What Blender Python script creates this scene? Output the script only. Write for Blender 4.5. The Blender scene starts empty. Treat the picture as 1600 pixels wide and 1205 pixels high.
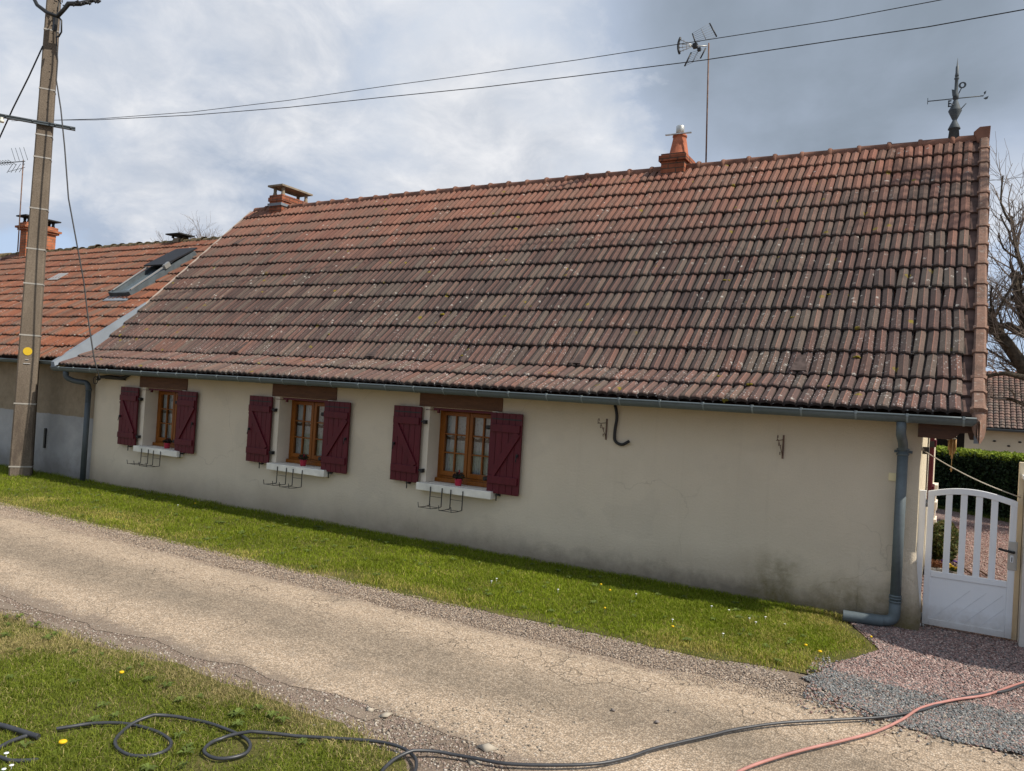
import bpy, math, random
import numpy as np
from mathutils import Vector, noise as mn
random.seed(7); rng = np.random.default_rng(7)
R = math.radians
sc = bpy.context.scene
COL = sc.collection
sin, cos, pi = math.sin, math.cos, math.pi

# ------------------------------------------------------------------ camera
FPX = 1200.0
W = np.array([[0.8653349666, -0.0443068144, 0.4992317115],
              [0.4976033964, -0.0430678098, -0.8663348219],
              [0.0598853653, 0.9980892094, -0.0152208604]])
CAM = np.array([0.0, -7.0, 1.67])
cd = bpy.data.cameras.new('camera'); cam = bpy.data.objects.new('camera', cd); COL.objects.link(cam)
cd.sensor_width = 36; cd.lens = 36 * FPX / 1600; cd.clip_start = 0.05; cd.clip_end = 3000
from mathutils import Matrix
M4 = Matrix([[W[i][0], W[i][1], W[i][2], CAM[i]] for i in range(3)] + [[0, 0, 0, 1]])
cam.matrix_world = M4
sc.camera = cam

# ------------------------------------------------------------------ light
SUN_EL, SUN_AZ = 47.0, 87.0            # azimuth measured from +y towards +x
sv = Vector((sin(R(SUN_AZ)) * cos(R(SUN_EL)), cos(R(SUN_AZ)) * cos(R(SUN_EL)), sin(R(SUN_EL))))
sl = bpy.data.lights.new('sun', 'SUN'); sl.energy = 5.0; sl.angle = R(0.6); sl.color = (1, .93, .82)
so = bpy.data.objects.new('sun', sl); COL.objects.link(so)
so.rotation_euler = (-sv).to_track_quat('-Z', 'Y').to_euler()
sc.view_settings.view_transform = 'Standard'; sc.view_settings.look = 'None'
sc.view_settings.exposure = 0.12; sc.view_settings.gamma = 1.0

def N(nt, typ, **kw):
    n = nt.nodes.new(typ)
    for k, v in kw.items():
        if k == 'ins':
            for a, b in v.items(): n.inputs[a].default_value = b
        else: setattr(n, k, v)
    return n

def world():
    w = bpy.data.worlds.new('World'); sc.world = w; w.use_nodes = True
    nt = w.node_tree; nt.nodes.clear(); L = nt.links.new
    out = N(nt, 'ShaderNodeOutputWorld'); bg = N(nt, 'ShaderNodeBackground'); bg.inputs[1].default_value = 0.1
    L(bg.outputs[0], out.inputs[0])
    sky = N(nt, 'ShaderNodeTexSky', sky_type='NISHITA', sun_disc=False, sun_elevation=R(SUN_EL), sun_rotation=R(SUN_AZ))
    tc = N(nt, 'ShaderNodeTexCoord')
    sep = N(nt, 'ShaderNodeSeparateXYZ'); L(tc.outputs['Generated'], sep.inputs[0])
    # cloud layer: direction projected on a high plane
    def math2(op, a, b=0.0):
        m = N(nt, 'ShaderNodeMath', operation=op)
        for i, v in enumerate((a, b)):
            if isinstance(v, (int, float)): m.inputs[i].default_value = v
            else: L(v, m.inputs[i])
        return m.outputs[0]
    den = math2('MAXIMUM', math2('ADD', sep.outputs[2], .42), .05)
    cb = N(nt, 'ShaderNodeCombineXYZ'); L(math2('DIVIDE', sep.outputs[0], den), cb.inputs[0]); L(math2('DIVIDE', sep.outputs[1], den), cb.inputs[1])
    def noise(scale, detail, rough, dist, loc=(0, 0, 0)):
        mp = N(nt, 'ShaderNodeMapping'); mp.inputs['Location'].default_value = loc; L(cb.outputs[0], mp.inputs[0])
        n = N(nt, 'ShaderNodeTexNoise', ins={'Scale': scale, 'Detail': detail, 'Roughness': rough, 'Distortion': dist}); L(mp.outputs[0], n.inputs['Vector'])
        return math2('SUBTRACT', n.outputs[0], .5)
    def lobe(az, el, width):
        d = (sin(R(az)) * cos(R(el)), cos(R(az)) * cos(R(el)), sin(R(el)))
        dp = N(nt, 'ShaderNodeVectorMath', operation='DOT_PRODUCT'); L(tc.outputs['Generated'], dp.inputs[0]); dp.inputs[1].default_value = d
        mr = N(nt, 'ShaderNodeMapRange', interpolation_type='SMOOTHSTEP'); L(dp.outputs['Value'], mr.inputs[0])
        mr.inputs[1].default_value = cos(R(width)); mr.inputs[2].default_value = 1.0
        return mr.outputs[0]
    def ramp(v, stops, interp='LINEAR'):
        r = N(nt, 'ShaderNodeValToRGB'); L(v, r.inputs[0]); e = r.color_ramp.elements; r.color_ramp.interpolation = interp
        while len(e) < len(stops): e.new(.5)
        for k, (p, c) in enumerate(stops): e[k].position = p; e[k].color = (*c, 1)
        return r.outputs[0]
    def mixc(f, a, b):
        m = N(nt, 'ShaderNodeMixRGB')
        L(f, m.inputs[0]) if not isinstance(f, float) else setattr(m.inputs[0], 'default_value', f)
        for i, v in ((1, a), (2, b)):
            if isinstance(v, tuple): m.inputs[i].default_value = (*v, 1)
            else: L(v, m.inputs[i])
        return m.outputs[0]
    big = noise(1.5, 6, .5, .2); med = noise(3.4, 12, .60, .35, (3.1, 5.7, 0)); fin = noise(8.0, 10, .62, .4, (1.2, 7.7, 0))
    # blue gaps
    cov = math2('ADD', math2('ADD', math2('MULTIPLY', big, 1.2), math2('MULTIPLY', med, .9)), .62)
    for az, el, wd, amt in LOBES_COVER: cov = math2('ADD', cov, math2('MULTIPLY', lobe(az, el, wd), amt))
    covf = ramp(cov, [(.38, (0, 0, 0)), (.60, (1, 1, 1))], 'EASE')
    # soft grey body of the cloud
    body = math2('ADD', math2('ADD', math2('MULTIPLY', noise(1.1, 7, .52, .3, (8, 2, 0)), 1.0), math2('MULTIPLY', med, .45)), .5)
    for az, el, wd, amt in LOBES_BRIGHT: body = math2('ADD', body, math2('MULTIPLY', lobe(az, el, wd), amt))
    bodyc = ramp(body, [(.15, (.25, .30, .365)), (.5, (.41, .48, .60)), (.85, (.66, .71, .79))])
    # crisper sunlit puffs
    puff = math2('ADD', math2('ADD', math2('MULTIPLY', med, 1.5), math2('MULTIPLY', fin, .5)), .30)
    for az, el, wd, amt in LOBES_PUFF: puff = math2('ADD', puff, math2('MULTIPLY', lobe(az, el, wd), amt))
    pf = ramp(puff, [(.36, (0, 0, 0)), (.54, (.5, .5, .5)), (.82, (1, 1, 1))])
    pc = ramp(math2('ADD', math2('MULTIPLY', fin, 1.1), .5), [(.3, (.54, .58, .65)), (.7, (.79, .80, .83))])
    sk = mixc(.8, sky.outputs[0], (4.9, 6.1, 8.2))
    cl = mixc(pf, bodyc, pc)
    cs = N(nt, 'ShaderNodeVectorMath', operation='SCALE'); L(cl, cs.inputs[0]); cs.inputs['Scale'].default_value = 10.0
    L(mixc(covf, sk, cs.outputs[0]), bg.inputs[0])
# az from +y clockwise to +x ; the view runs from az -64 (left) to +4 (right)
LOBES_COVER = [(-8, 26, 24, .35), (-38, 20, 20, .35), (-60, 22, 16, .30), (-60, 1, 9, -.42), (3, 9, 9, -.30), (-20, 9, 7, -.15)]
LOBES_BRIGHT = [(-34, 18, 16, .24), (-8, 25, 17, -.42), (-22, 27, 9, -.15), (-58, 17, 14, .20), (-52, 15, 6, -.08), (-14, 11, 8, .25), (0, 12, 9, .30), (70, 45, 40, .4)]
LOBES_PUFF = [(-40, 21, 11, .26), (-29, 18, 11, .36), (-52, 20, 9, .26), (-34, 14, 8, .16), (-55, 10.5, 6, .30), (-61, 16, 8, .20), (-47, 9, 4, .12), (-19, 13, 5, .12), (-6, 25, 18, -.3), (60, 40, 40, .3)]
world()

# ------------------------------------------------------------------ helpers
def ray(u, v): return W @ np.array([u - 800, -(v - 602.5), -FPX])
def onY(u, v, y): r = ray(u, v); return Vector(CAM + r * ((y - CAM[1]) / r[1]))
def onZ(u, v, z=0.0): r = ray(u, v); return Vector(CAM + r * ((z - CAM[2]) / r[2]))
def onD(u, v, d): r = ray(u, v); return Vector(CAM + r / FPX * d)
def lerp(a, b, t): return a + (b - a) * t

class MB:
    def __init__(s): s.v = []; s.f = []; s.c = []; s.smooth = []; s.marks = []
    def add(s, vs, fs, col=None, smooth=False):
        s.marks.append((len(s.v), len(s.f))); o = len(s.v); s.v += [tuple(p) for p in vs]; s.f += [tuple(i + o for i in f) for f in fs]
        s.c += [col] * len(vs); s.smooth += [smooth] * len(fs); return s
    def box(s, x0, x1, y0, y1, z0, z1, col=None):
        vs = [(x, y, z) for x in (x0, x1) for y in (y0, y1) for z in (z0, z1)]
        return s.add(vs, [(0, 1, 3, 2), (4, 6, 7, 5), (0, 4, 5, 1), (2, 3, 7, 6), (0, 2, 6, 4), (1, 5, 7, 3)], col)
    def bar(s, a, b, w, h, up=(0, 0, 1), col=None):          # rectangular bar from a to b
        a = Vector(a); b = Vector(b); d = (b - a).normalized(); up = Vector(up)
        if abs(d.dot(up)) > .95: up = Vector((1, 0, 0))
        sd = d.cross(up).normalized(); up = sd.cross(d).normalized()
        vs = [p + sd * (i * w / 2) + up * (j * h / 2) for p in (a, b) for i, j in ((-1, -1), (1, -1), (1, 1), (-1, 1))]
        return s.add(vs, [(3, 2, 1, 0), (4, 5, 6, 7), (0, 1, 5, 4), (1, 2, 6, 5), (2, 3, 7, 6), (3, 0, 4, 7)], col)
    def tube(s, pts, r, n=8, cap=True, col=None):
        pts = [Vector(p) for p in pts]; rs = r if isinstance(r, (list, tuple)) else [r] * len(pts)
        t = (pts[1] - pts[0]).normalized(); up = Vector((0, 0, 1)) if abs(t.z) < .9 else Vector((1, 0, 0))
        nn = t.cross(up).normalized(); vs = []; m = len(pts)
        for i, p in enumerate(pts):
            if i == 0: t = pts[1] - pts[0]
            elif i == m - 1: t = pts[-1] - pts[-2]
            else: t = (pts[i + 1] - pts[i]).normalized() + (pts[i] - pts[i - 1]).normalized()
            if t.length < 1e-9: t = Vector((0, 0, 1))
            t.normalize(); nn = (nn - t * nn.dot(t))
            if nn.length < 1e-6: nn = t.orthogonal()
            nn.normalize(); bb = t.cross(nn)
            vs += [p + (nn * cos(2 * pi * k / n) + bb * sin(2 * pi * k / n)) * rs[i] for k in range(n)]
        fs = [(i * n + k, i * n + (k + 1) % n, (i + 1) * n + (k + 1) % n, (i + 1) * n + k) for i in range(m - 1) for k in range(n)]
        s.add(vs, fs, col, True)
        if cap:
            o = len(s.v) - len(vs); s.f += [tuple(o + k for k in reversed(range(n))), tuple(o + (m - 1) * n + k for k in range(n))]; s.smooth += [False, False]
        return s
    def lathe(s, prof, c=(0, 0, 0), n=20, col=None, smooth=True):   # prof: (r, z)
        vs = [(c[0] + r * cos(2 * pi * k / n), c[1] + r * sin(2 * pi * k / n), c[2] + z) for r, z in prof for k in range(n)]
        fs = [(i * n + k, i * n + (k + 1) % n, (i + 1) * n + (k + 1) % n, (i + 1) * n + k) for i in range(len(prof) - 1) for k in range(n)]
        s.add(vs, fs, col, smooth)
        o = len(s.v) - len(vs)
        if prof[0][0] > 1e-4: s.f.append(tuple(o + k for k in reversed(range(n)))); s.smooth.append(False)
        if prof[-1][0] > 1e-4: s.f.append(tuple(o + (len(prof) - 1) * n + k for k in range(n))); s.smooth.append(False)
        return s
    def prism(s, poly, a, b, axis='y', col=None):            # polygon (2-D) extruded along an axis between a and b
        def P(p, t): return {'y': (p[0], t, p[1]), 'x': (t, p[0], p[1]), 'z': (p[0], p[1], t)}[axis]
        n = len(poly); vs = [P(p, a) for p in poly] + [P(p, b) for p in poly]
        return s.add(vs, [tuple(range(n)), tuple(reversed(range(n, 2 * n)))] + [((i + 1) % n, i, n + i, n + (i + 1) % n) for i in range(n)], col)
    def each(s, name, mat, parent=None, bevel=0.0, per=1):            # every group of `per` shapes becomes an object of its own
        mk = s.marks[::per] + [(len(s.v), len(s.f))]; out = []
        for (v0, f0), (v1, f1) in zip(mk[:-1], mk[1:]):
            q = MB(); q.v = s.v[v0:v1]; q.f = [tuple(i - v0 for i in f) for f in s.f[f0:f1]]; q.c = s.c[v0:v1]; q.smooth = s.smooth[f0:f1]
            out.append(q.build(name, mat, parent, bevel))
        return out
    def build(s, name, mat, parent=None, bevel=0.0, label=None):
        me = bpy.data.meshes.new(name); me.from_pydata(s.v, [], s.f)
        me.polygons.foreach_set('use_smooth', s.smooth)
        if any(c is not None for c in s.c):
            ca = me.color_attributes.new('tint', 'FLOAT_COLOR', 'POINT')
            ca.data.foreach_set('color', np.array([(c if c and len(c) == 4 else (*(c or (0, 0, 0)), 1.0)) for c in s.c], dtype=np.float32).ravel())
        me.materials.append(mat); me.update()
        o = bpy.data.objects.new(name, me); COL.objects.link(o)
        if parent is not None:
            o.parent = parent
            o.matrix_parent_inverse = world_of(parent).inverted()
        if bevel:
            m = o.modifiers.new('bevel', 'BEVEL'); m.width = bevel; m.segments = 2; m.limit_method = 'ANGLE'; m.angle_limit = R(40)
        if label: o['label'] = label
        return o
def world_of(o):
    m = Matrix.LocRotScale(o.location, o.rotation_euler, o.scale)
    if o.parent: m = world_of(o.parent) @ o.matrix_parent_inverse @ m
    return m
def tag(o, label, cat, group=None):
    o['label'] = label; o['category'] = cat
    if group: o['group'] = group
    return o
def thing(name, label, cat, loc=(0, 0, 0), group=None):
    o = bpy.data.objects.new(name, None); COL.objects.link(o); o.location = loc; o.empty_display_size = .1
    return tag(o, label, cat, group)
def kind(o, k): o['kind'] = k; return o
def mesh_np(name, verts, loops, sizes, mat, tint=None, parent=None):
    me = bpy.data.meshes.new(name)
    me.vertices.add(len(verts)); me.vertices.foreach_set('co', np.asarray(verts, np.float32).ravel())
    me.loops.add(len(loops)); me.loops.foreach_set('vertex_index', np.asarray(loops, np.int32))
    me.polygons.add(len(sizes)); st = np.concatenate(([0], np.cumsum(sizes)[:-1])).astype(np.int32)
    me.polygons.foreach_set('loop_start', st); me.polygons.foreach_set('loop_total', np.asarray(sizes, np.int32))
    me.update(calc_edges=True)
    if tint is not None:
        ca = me.color_attributes.new('tint', 'FLOAT_COLOR', 'POINT')
        t4 = np.ones((len(verts), 4), np.float32); t4[:, :3] = tint; ca.data.foreach_set('color', t4.ravel())
    me.materials.append(mat)
    o = bpy.data.objects.new(name, me); COL.objects.link(o)
    if parent is not None: o.parent = parent; o.matrix_parent_inverse = world_of(parent).inverted()
    return o

# ------------------------------------------------------------------ materials
class Mat:
    def __init__(s, name, rough=.8, spec=.3, metal=0.0):
        s.m = bpy.data.materials.new(name); s.m.use_nodes = True; s.nt = s.m.node_tree
        s.b = s.nt.nodes['Principled BSDF']; s.b.inputs['Roughness'].default_value = rough
        s.b.inputs['Specular IOR Level'].default_value = spec; s.b.inputs['Metallic'].default_value = metal
        s.pos = None
    def L(s, a, b): s.nt.links.new(a, b)
    def P(s):
        if s.pos is None: s.pos = N(s.nt, 'ShaderNodeTexCoord').outputs['Object']
        return s.pos
    def noise(s, scale, detail=4, rough=.55, vec=None, stretch=None, dist=0.0, loc=(0, 0, 0)):
        n = N(s.nt, 'ShaderNodeTexNoise', ins={'Scale': scale, 'Detail': detail, 'Roughness': rough, 'Distortion': dist})
        src = vec or s.P()
        if stretch or loc != (0, 0, 0):
            mp = N(s.nt, 'ShaderNodeMapping'); mp.inputs['Scale'].default_value = stretch or (1, 1, 1); mp.inputs['Location'].default_value = loc; s.L(src, mp.inputs[0]); src = mp.outputs[0]
        s.L(src, n.inputs['Vector']); return n.outputs[0]
    def voro(s, scale, feature='F1', out='Distance', rand=1.0, vec=None):
        n = N(s.nt, 'ShaderNodeTexVoronoi', feature=feature, ins={'Scale': scale, 'Randomness': rand}); s.L(vec or s.P(), n.inputs['Vector']); return n.outputs[out]
    def ramp(s, fac, stops, interp='LINEAR'):
        n = N(s.nt, 'ShaderNodeValToRGB'); s.L(fac, n.inputs[0]); e = n.color_ramp.elements; n.color_ramp.interpolation = interp
        while len(e) < len(stops): e.new(.5)
        for k, (p, c) in enumerate(stops):
            e[k].position = p; e[k].color = (*c, 1) if isinstance(c, (tuple, list)) else (c, c, c, 1)
        return n.outputs[0]
    def mix(s, fac, a, b, mode='MIX'):
        n = N(s.nt, 'ShaderNodeMixRGB', blend_type=mode)
        for i, v in enumerate((fac, a, b)):
            if isinstance(v, (int, float)): n.inputs[i].default_value = v if i == 0 else (v, v, v, 1)
            elif isinstance(v, (tuple, list)): n.inputs[i].default_value = (*v, 1)
            else: s.L(v, n.inputs[i])
        return n.outputs[0]
    def math(s, op, a, b=0.0):
        n = N(s.nt, 'ShaderNodeMath', operation=op)
        for i, v in enumerate((a, b)):
            if isinstance(v, (int, float)): n.inputs[i].default_value = v
            else: s.L(v, n.inputs[i])
        return n.outputs[0]
    def maprange(s, v, a, b, c=0.0, d=1.0):
        n = N(s.nt, 'ShaderNodeMapRange'); s.L(v, n.inputs[0])
        for i, x in enumerate((a, b, c, d)): n.inputs[i + 1].default_value = x
        return n.outputs[0]
    def xyz(s):
        n = N(s.nt, 'ShaderNodeSeparateXYZ'); s.L(s.P(), n.inputs[0]); return n.outputs
    def attr(s, name='tint'):
        n = N(s.nt, 'ShaderNodeAttribute', attribute_name=name); sp = N(s.nt, 'ShaderNodeSeparateColor'); s.L(n.outputs['Color'], sp.inputs[0]); return sp.outputs
    def attrc(s, name='tint'): return N(s.nt, 'ShaderNodeAttribute', attribute_name=name).outputs['Color']
    def col(s, c):
        if isinstance(c, (tuple, list)): s.b.inputs['Base Color'].default_value = (*c, 1)
        else: s.L(c, s.b.inputs['Base Color'])
        return s
    def bump(s, h, dist=.005, strength=1.0):
        n = N(s.nt, 'ShaderNodeBump'); n.inputs['Distance'].default_value = dist; n.inputs['Strength'].default_value = strength
        s.L(h, n.inputs['Height']); s.L(n.outputs[0], s.b.inputs['Normal']); return s

def simple(name, c, rough=.7, spec=.3, metal=0.0, var=.12, scale=8.0, bump=0.0):
    m = Mat(name, rough, spec, metal)
    n = m.noise(scale, 5)
    a = tuple(x * (1 - var) for x in c); b = tuple(min(1, x * (1 + var)) for x in c)
    m.col(m.ramp(n, [(.3, a), (.7, b)]))
    if bump: m.bump(m.noise(scale * 12, 3), bump)
    return m.m

def tile_mat(name, pal_top, pal_low, zmid, zspan, pink, moss=1.0, dark=(.03, .026, .024), stain=False):
    m = Mat(name, .85, .2); t = m.attr(); x, y, z = m.xyz()
    big = m.noise(.55, 4, .6); big2 = m.noise(1.3, 5, .6, loc=(4, 2, 7))
    base = m.ramp(t[0], pal_low); top = m.ramp(t[0], pal_top)
    hz = m.math('ADD', z, m.math('MULTIPLY', m.math('SUBTRACT', big, .5), 2.4))
    c = m.mix(m.maprange(hz, zmid - zspan, zmid + zspan), base, top)
    if stain:                                                      # broad black algae staining over the middle and lower slope
        sn = m.math('ADD', m.math('MULTIPLY', m.math('SUBTRACT', m.noise(.42, 5, .6, stretch=(.8, 1, 1.2), loc=(3, 1, 4)), .5), 1.5), m.math('MULTIPLY', m.math('SUBTRACT', t[1], .5), .55))
        zc = m.math('SUBTRACT', 1.0, m.math('ABSOLUTE', m.math('MULTIPLY', m.math('SUBTRACT', z, 2.95), .85)))
        zc = m.math('MULTIPLY', zc, m.maprange(x, .6, -1.4, .55, 1.0))
        sf = m.maprange(m.math('ADD', zc, sn), -.05, .75)
        c = m.mix(m.math('MULTIPLY', sf, .88), c, m.ramp(t[0], [(0, (.038, .030, .029)), (1, (.058, .046, .043))]))
    # weathering: grey brown film with per-wave change; clay pink crests and right facets tinted as if sunlit
    film = m.maprange(m.math('ADD', big2, m.math('MULTIPLY', m.math('SUBTRACT', t[1], .5), .55)), .40, .68)
    c = m.mix(m.math('MULTIPLY', m.math('MULTIPLY', film, .7), m.maprange(z, 4.9, 3.4, .35, 1.0)), c, m.ramp(t[1], [(0, (.052, .044, .042)), (.5, (.085, .072, .062)), (1, (.125, .105, .085))]))
    c = m.mix(m.math('MULTIPLY', t[2], .85), c, pink)
    fine = m.noise(55, 4, .7); c = m.mix(.6, c, m.ramp(fine, [(.3, .62), (.7, 1.3)]), 'MULTIPLY')
    # dark algae blotches; shade and dirt in grooves and lips painted via alpha
    al = m.maprange(m.noise(4.5, 6, .7, loc=(9, 1, 3)), .58, .72)
    c = m.mix(m.math('MULTIPLY', al, .45), c, dark)
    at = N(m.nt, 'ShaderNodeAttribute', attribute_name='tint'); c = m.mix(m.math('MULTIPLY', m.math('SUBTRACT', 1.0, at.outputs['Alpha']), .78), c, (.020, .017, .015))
    # pale crusty lichen rings
    v = m.voro(9.0); n = m.noise(1.6, 3, loc=(1, 8, 2))
    sp = m.math('MULTIPLY', m.maprange(v, .19, .12), m.maprange(n, .46, .54))
    sp = m.math('MULTIPLY', sp, m.maprange(m.noise(70, 3), .42, .52))
    c = m.mix(m.math('MULTIPLY', sp, .75), c, (.42, .40, .36))
    # low courses: many small white flecks
    v2 = m.voro(34.0); fl = m.math('MULTIPLY', m.maprange(v2, .26, .16), m.maprange(z, 2.9, 1.95))
    fl = m.math('MULTIPLY', fl, m.maprange(m.noise(3, 3, loc=(2, 2, 2)), .42, .6))
    c = m.mix(m.math('MULTIPLY', fl, .85), c, (.44, .42, .40))
    # ochre moss/lichen cushions
    v3 = m.voro(3.1); ms = m.math('MULTIPLY', m.maprange(v3, .105, .075), m.maprange(m.noise(25, 3), .35, .5))
    c = m.mix(m.math('MULTIPLY', ms, .9 * moss), c, (.17, .13, .015))
    m.col(c); m.bump(m.math('ADD', fine, m.noise(180, 2)), .002, .7)
    return m.m

M = {}
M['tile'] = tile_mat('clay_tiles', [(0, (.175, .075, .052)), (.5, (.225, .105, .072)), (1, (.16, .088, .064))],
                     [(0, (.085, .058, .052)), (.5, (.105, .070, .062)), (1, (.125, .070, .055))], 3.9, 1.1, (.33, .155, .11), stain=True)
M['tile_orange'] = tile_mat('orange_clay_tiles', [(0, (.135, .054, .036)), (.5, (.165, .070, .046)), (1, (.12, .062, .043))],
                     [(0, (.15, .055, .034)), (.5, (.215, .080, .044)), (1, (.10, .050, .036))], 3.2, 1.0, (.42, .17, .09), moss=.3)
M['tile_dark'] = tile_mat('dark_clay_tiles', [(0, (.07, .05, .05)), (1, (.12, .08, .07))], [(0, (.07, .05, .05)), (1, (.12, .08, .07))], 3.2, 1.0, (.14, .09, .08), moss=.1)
M['ridge'] = simple('ridge_clay', (.19, .095, .065), .85, .2, var=.35, scale=7, bump=.003)
M['ridge_mossy'] = simple('mossy_ridge', (.15, .12, .07), .9, .1, var=.55, scale=11, bump=.01)
def rakem():
    m = Mat('rake_clay', .88, .2); c = m.ramp(m.noise(5, 6, .7), [(.3, (.12, .080, .062)), (.5, (.20, .12, .088)), (.7, (.26, .155, .115))])
    c = m.mix(m.math('MULTIPLY', m.maprange(m.noise(26, 5, .75), .56, .66), .6), c, (.34, .31, .27))
    c = m.mix(.5, c, m.ramp(m.noise(70, 3), [(.3, .6), (.7, 1.25)]), 'MULTIPLY'); m.col(c); m.bump(m.noise(80, 4), .003); return m.m
M['rake'] = rakem()

def wob(m, amt, sc=3.0):
    nv = N(m.nt, 'ShaderNodeTexNoise', ins={'Scale': sc, 'Detail': 5.0}); m.L(m.P(), nv.inputs['Vector'])
    a = N(m.nt, 'ShaderNodeVectorMath', operation='SCALE'); m.L(nv.outputs['Color'], a.inputs[0]); a.inputs['Scale'].default_value = amt
    b = N(m.nt, 'ShaderNodeVectorMath', operation='ADD'); m.L(m.P(), b.inputs[0]); m.L(a.outputs[0], b.inputs[1]); return b.outputs[0]
def stucco(name, base, stain, zst, grime=.8, speck=True):
    m = Mat(name, .92, .15); x, y, z = m.xyz()
    c = m.ramp(m.noise(.7, 5, .6), [(.3, tuple(k * .90 for k in base)), (.7, tuple(k * 1.06 for k in base))])
    c = m.mix(.35, c, m.ramp(m.noise(150, 3, .7), [(.3, .72), (.7, 1.2)]), 'MULTIPLY')
    n = m.noise(1.1, 6, .65, stretch=(1, 1, .7), loc=(3, 0, 0))
    h = m.math('ADD', z, m.math('MULTIPLY', m.math('SUBTRACT', n, .5), -.55))
    st = m.maprange(h, zst, .02)
    c = m.mix(m.math('MULTIPLY', st, grime), c, stain)
    blk = m.maprange(m.math('ADD', z, m.math('MULTIPLY', m.noise(6, 6, .7), -.35)), .06, -.12)
    c = m.mix(m.math('MULTIPLY', m.math('MULTIPLY', blk, .6), m.maprange(x, -6.5, -1.5, .25, 1)), c, (.07, .06, .045))
    ed = m.voro(.55, 'DISTANCE_TO_EDGE', vec=wob(m, .5)); hc = m.math('MULTIPLY', m.maprange(ed, .0035, .001), m.maprange(m.noise(.8, 2, .5, loc=(6, 6, 6)), .50, .60))
    c = m.mix(m.math('MULTIPLY', hc, .22), c, (.24, .19, .13))
    pt = m.maprange(m.noise(1.9, 3, .5, loc=(1, 4, 9)), .56, .60); c = m.mix(m.math('MULTIPLY', pt, .12), c, (.42, .37, .31))
    # drips and a few streaks
    dr = m.maprange(m.noise(3.0, 5, .6, stretch=(3.0, 1, .12), loc=(7, 1, 0)), .60, .78)
    c = m.mix(m.math('MULTIPLY', dr, .12), c, (.30, .24, .16))
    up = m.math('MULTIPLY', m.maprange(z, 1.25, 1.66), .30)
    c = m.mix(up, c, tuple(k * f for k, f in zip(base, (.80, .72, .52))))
    if speck:
        nd = m.math('MULTIPLY', m.math('SUBTRACT', m.noise(3.5, 5, .65, loc=(0, 0, 4)), .5), .5)
        xx = m.math('ADD', x, nd); d1 = m.math('ABSOLUTE', m.math('ADD', xx, 1.28)); g = m.math('MULTIPLY', m.maprange(d1, .30, .05), m.maprange(m.math('ADD', z, nd), .50, .16))
        g = m.math('MAXIMUM', g, m.math('MULTIPLY', m.maprange(xx, -1.3, -.7), m.maprange(m.math('ADD', z, nd), .40, .05)))
        c = m.mix(m.math('MULTIPLY', g, m.ramp(m.noise(9, 5, .7), [(.35, .25), (.65, .95)])), c, (.15, .12, .05))
    m.col(c); m.bump(m.math('ADD', m.noise(220, 2, .6), m.math('MULTIPLY', m.noise(40, 3), .8)), .006, 1.0)
    return m.m
M['wall'] = stucco('cream_render', (.70, .61, .475), (.40, .325, .24), .40)
M['wall_side'] = stucco('cream_render_side', (.66, .58, .43), (.4, .33, .22), .25, speck=False)

def neigh_wall():
    m = Mat('old_render', .95, .1); x, y, z = m.xyz()
    up = m.ramp(m.noise(9, 6, .7), [(.3, (.24, .19, .13)), (.7, (.33, .265, .19))])
    lo = m.ramp(m.noise(2.2, 6, .65, dist=.4), [(.3, (.30, .30, .30)), (.7, (.44, .43, .42))])
    e = m.math('ADD', z, m.math('MULTIPLY', m.math('SUBTRACT', m.noise(5, 3), .5), .04))
    c = m.mix(m.maprange(e, .955, .965), lo, up)
    d = m.maprange(m.math('ADD', z, m.math('MULTIPLY', m.noise(4, 5), -.5)), .12, -.15)
    c = m.mix(m.math('MULTIPLY', d, .5), c, (.12, .10, .07))
    m.col(c); m.bump(m.noise(60, 4, .7), .008); return m.m
M['wall_neighbour'] = neigh_wall()

def zinc(name, c=(.105, .13, .14)):
    m = Mat(name, .55, .4, .08)
    k = m.ramp(m.noise(3, 5, .6, stretch=(.3, 1, 1)), [(.3, tuple(a * .8 for a in c)), (.7, tuple(a * 1.25 for a in c))])
    k = m.mix(.3, k, m.ramp(m.noise(40, 4), [(.3, .7), (.7, 1.2)]), 'MULTIPLY'); m.col(k); return m.m
def wood(name, a, b, sc=14, axis=(1, 6, 6), rough=.6):
    m = Mat(name, rough, .3)
    n = m.noise(sc * .4, 6, .65, stretch=axis, dist=.5)
    c = m.ramp(n, [(.3, a), (.7, b)])
    c = m.mix(.35, c, m.ramp(m.noise(sc * 3, 4, stretch=axis), [(.35, .6), (.65, 1.2)]), 'MULTIPLY')
    m.col(c); m.bump(n, .002); return m.m
M['zinc'] = zinc('weathered_zinc'); M['zinc_light'] = simple('bright_zinc', (.19, .215, .245), .8, .2, var=.12, scale=4); M['zinc_dark'] = zinc('dark_zinc', (.07, .085, .095)); M['slate'] = simple('slate_zinc', (.075, .09, .10), .7, .25, var=.25)
M['vent'] = simple('vent_clay', (.078, .058, .052), .9, .15, var=.4, scale=20)
M['strap'] = simple('bracket_zinc', (.22, .26, .27), .6, .3)
M['alu'] = simple('dull_aluminium', (.20, .21, .22), .6, .4)
M['band'] = simple('dull_band', (.33, .31, .28), .6, .3)
M['black_iron'] = simple('black_iron', (.018, .017, .018), .55, .4)
M['black_plastic'] = simple('black_plastic', (.014, .014, .014), .5, .4)
M['burgundy'] = wood('burgundy_paint', (.075, .006, .012), (.115, .010, .018), 9, axis=(6, 6, .8), rough=.5)
M['lintel'] = wood('lintel_oak', (.085, .036, .017), (.155, .068, .034))
M['frame'] = wood('varnished_frame', (.19, .058, .006), (.28, .092, .011), axis=(6, 6, 1), rough=.35)
M['beam'] = wood('dark_beam', (.05, .022, .013), (.09, .04, .022))
M['sill'] = simple('painted_sill', (.76, .73, .65), .6, .3, var=.18, scale=6, bump=.001)
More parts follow.
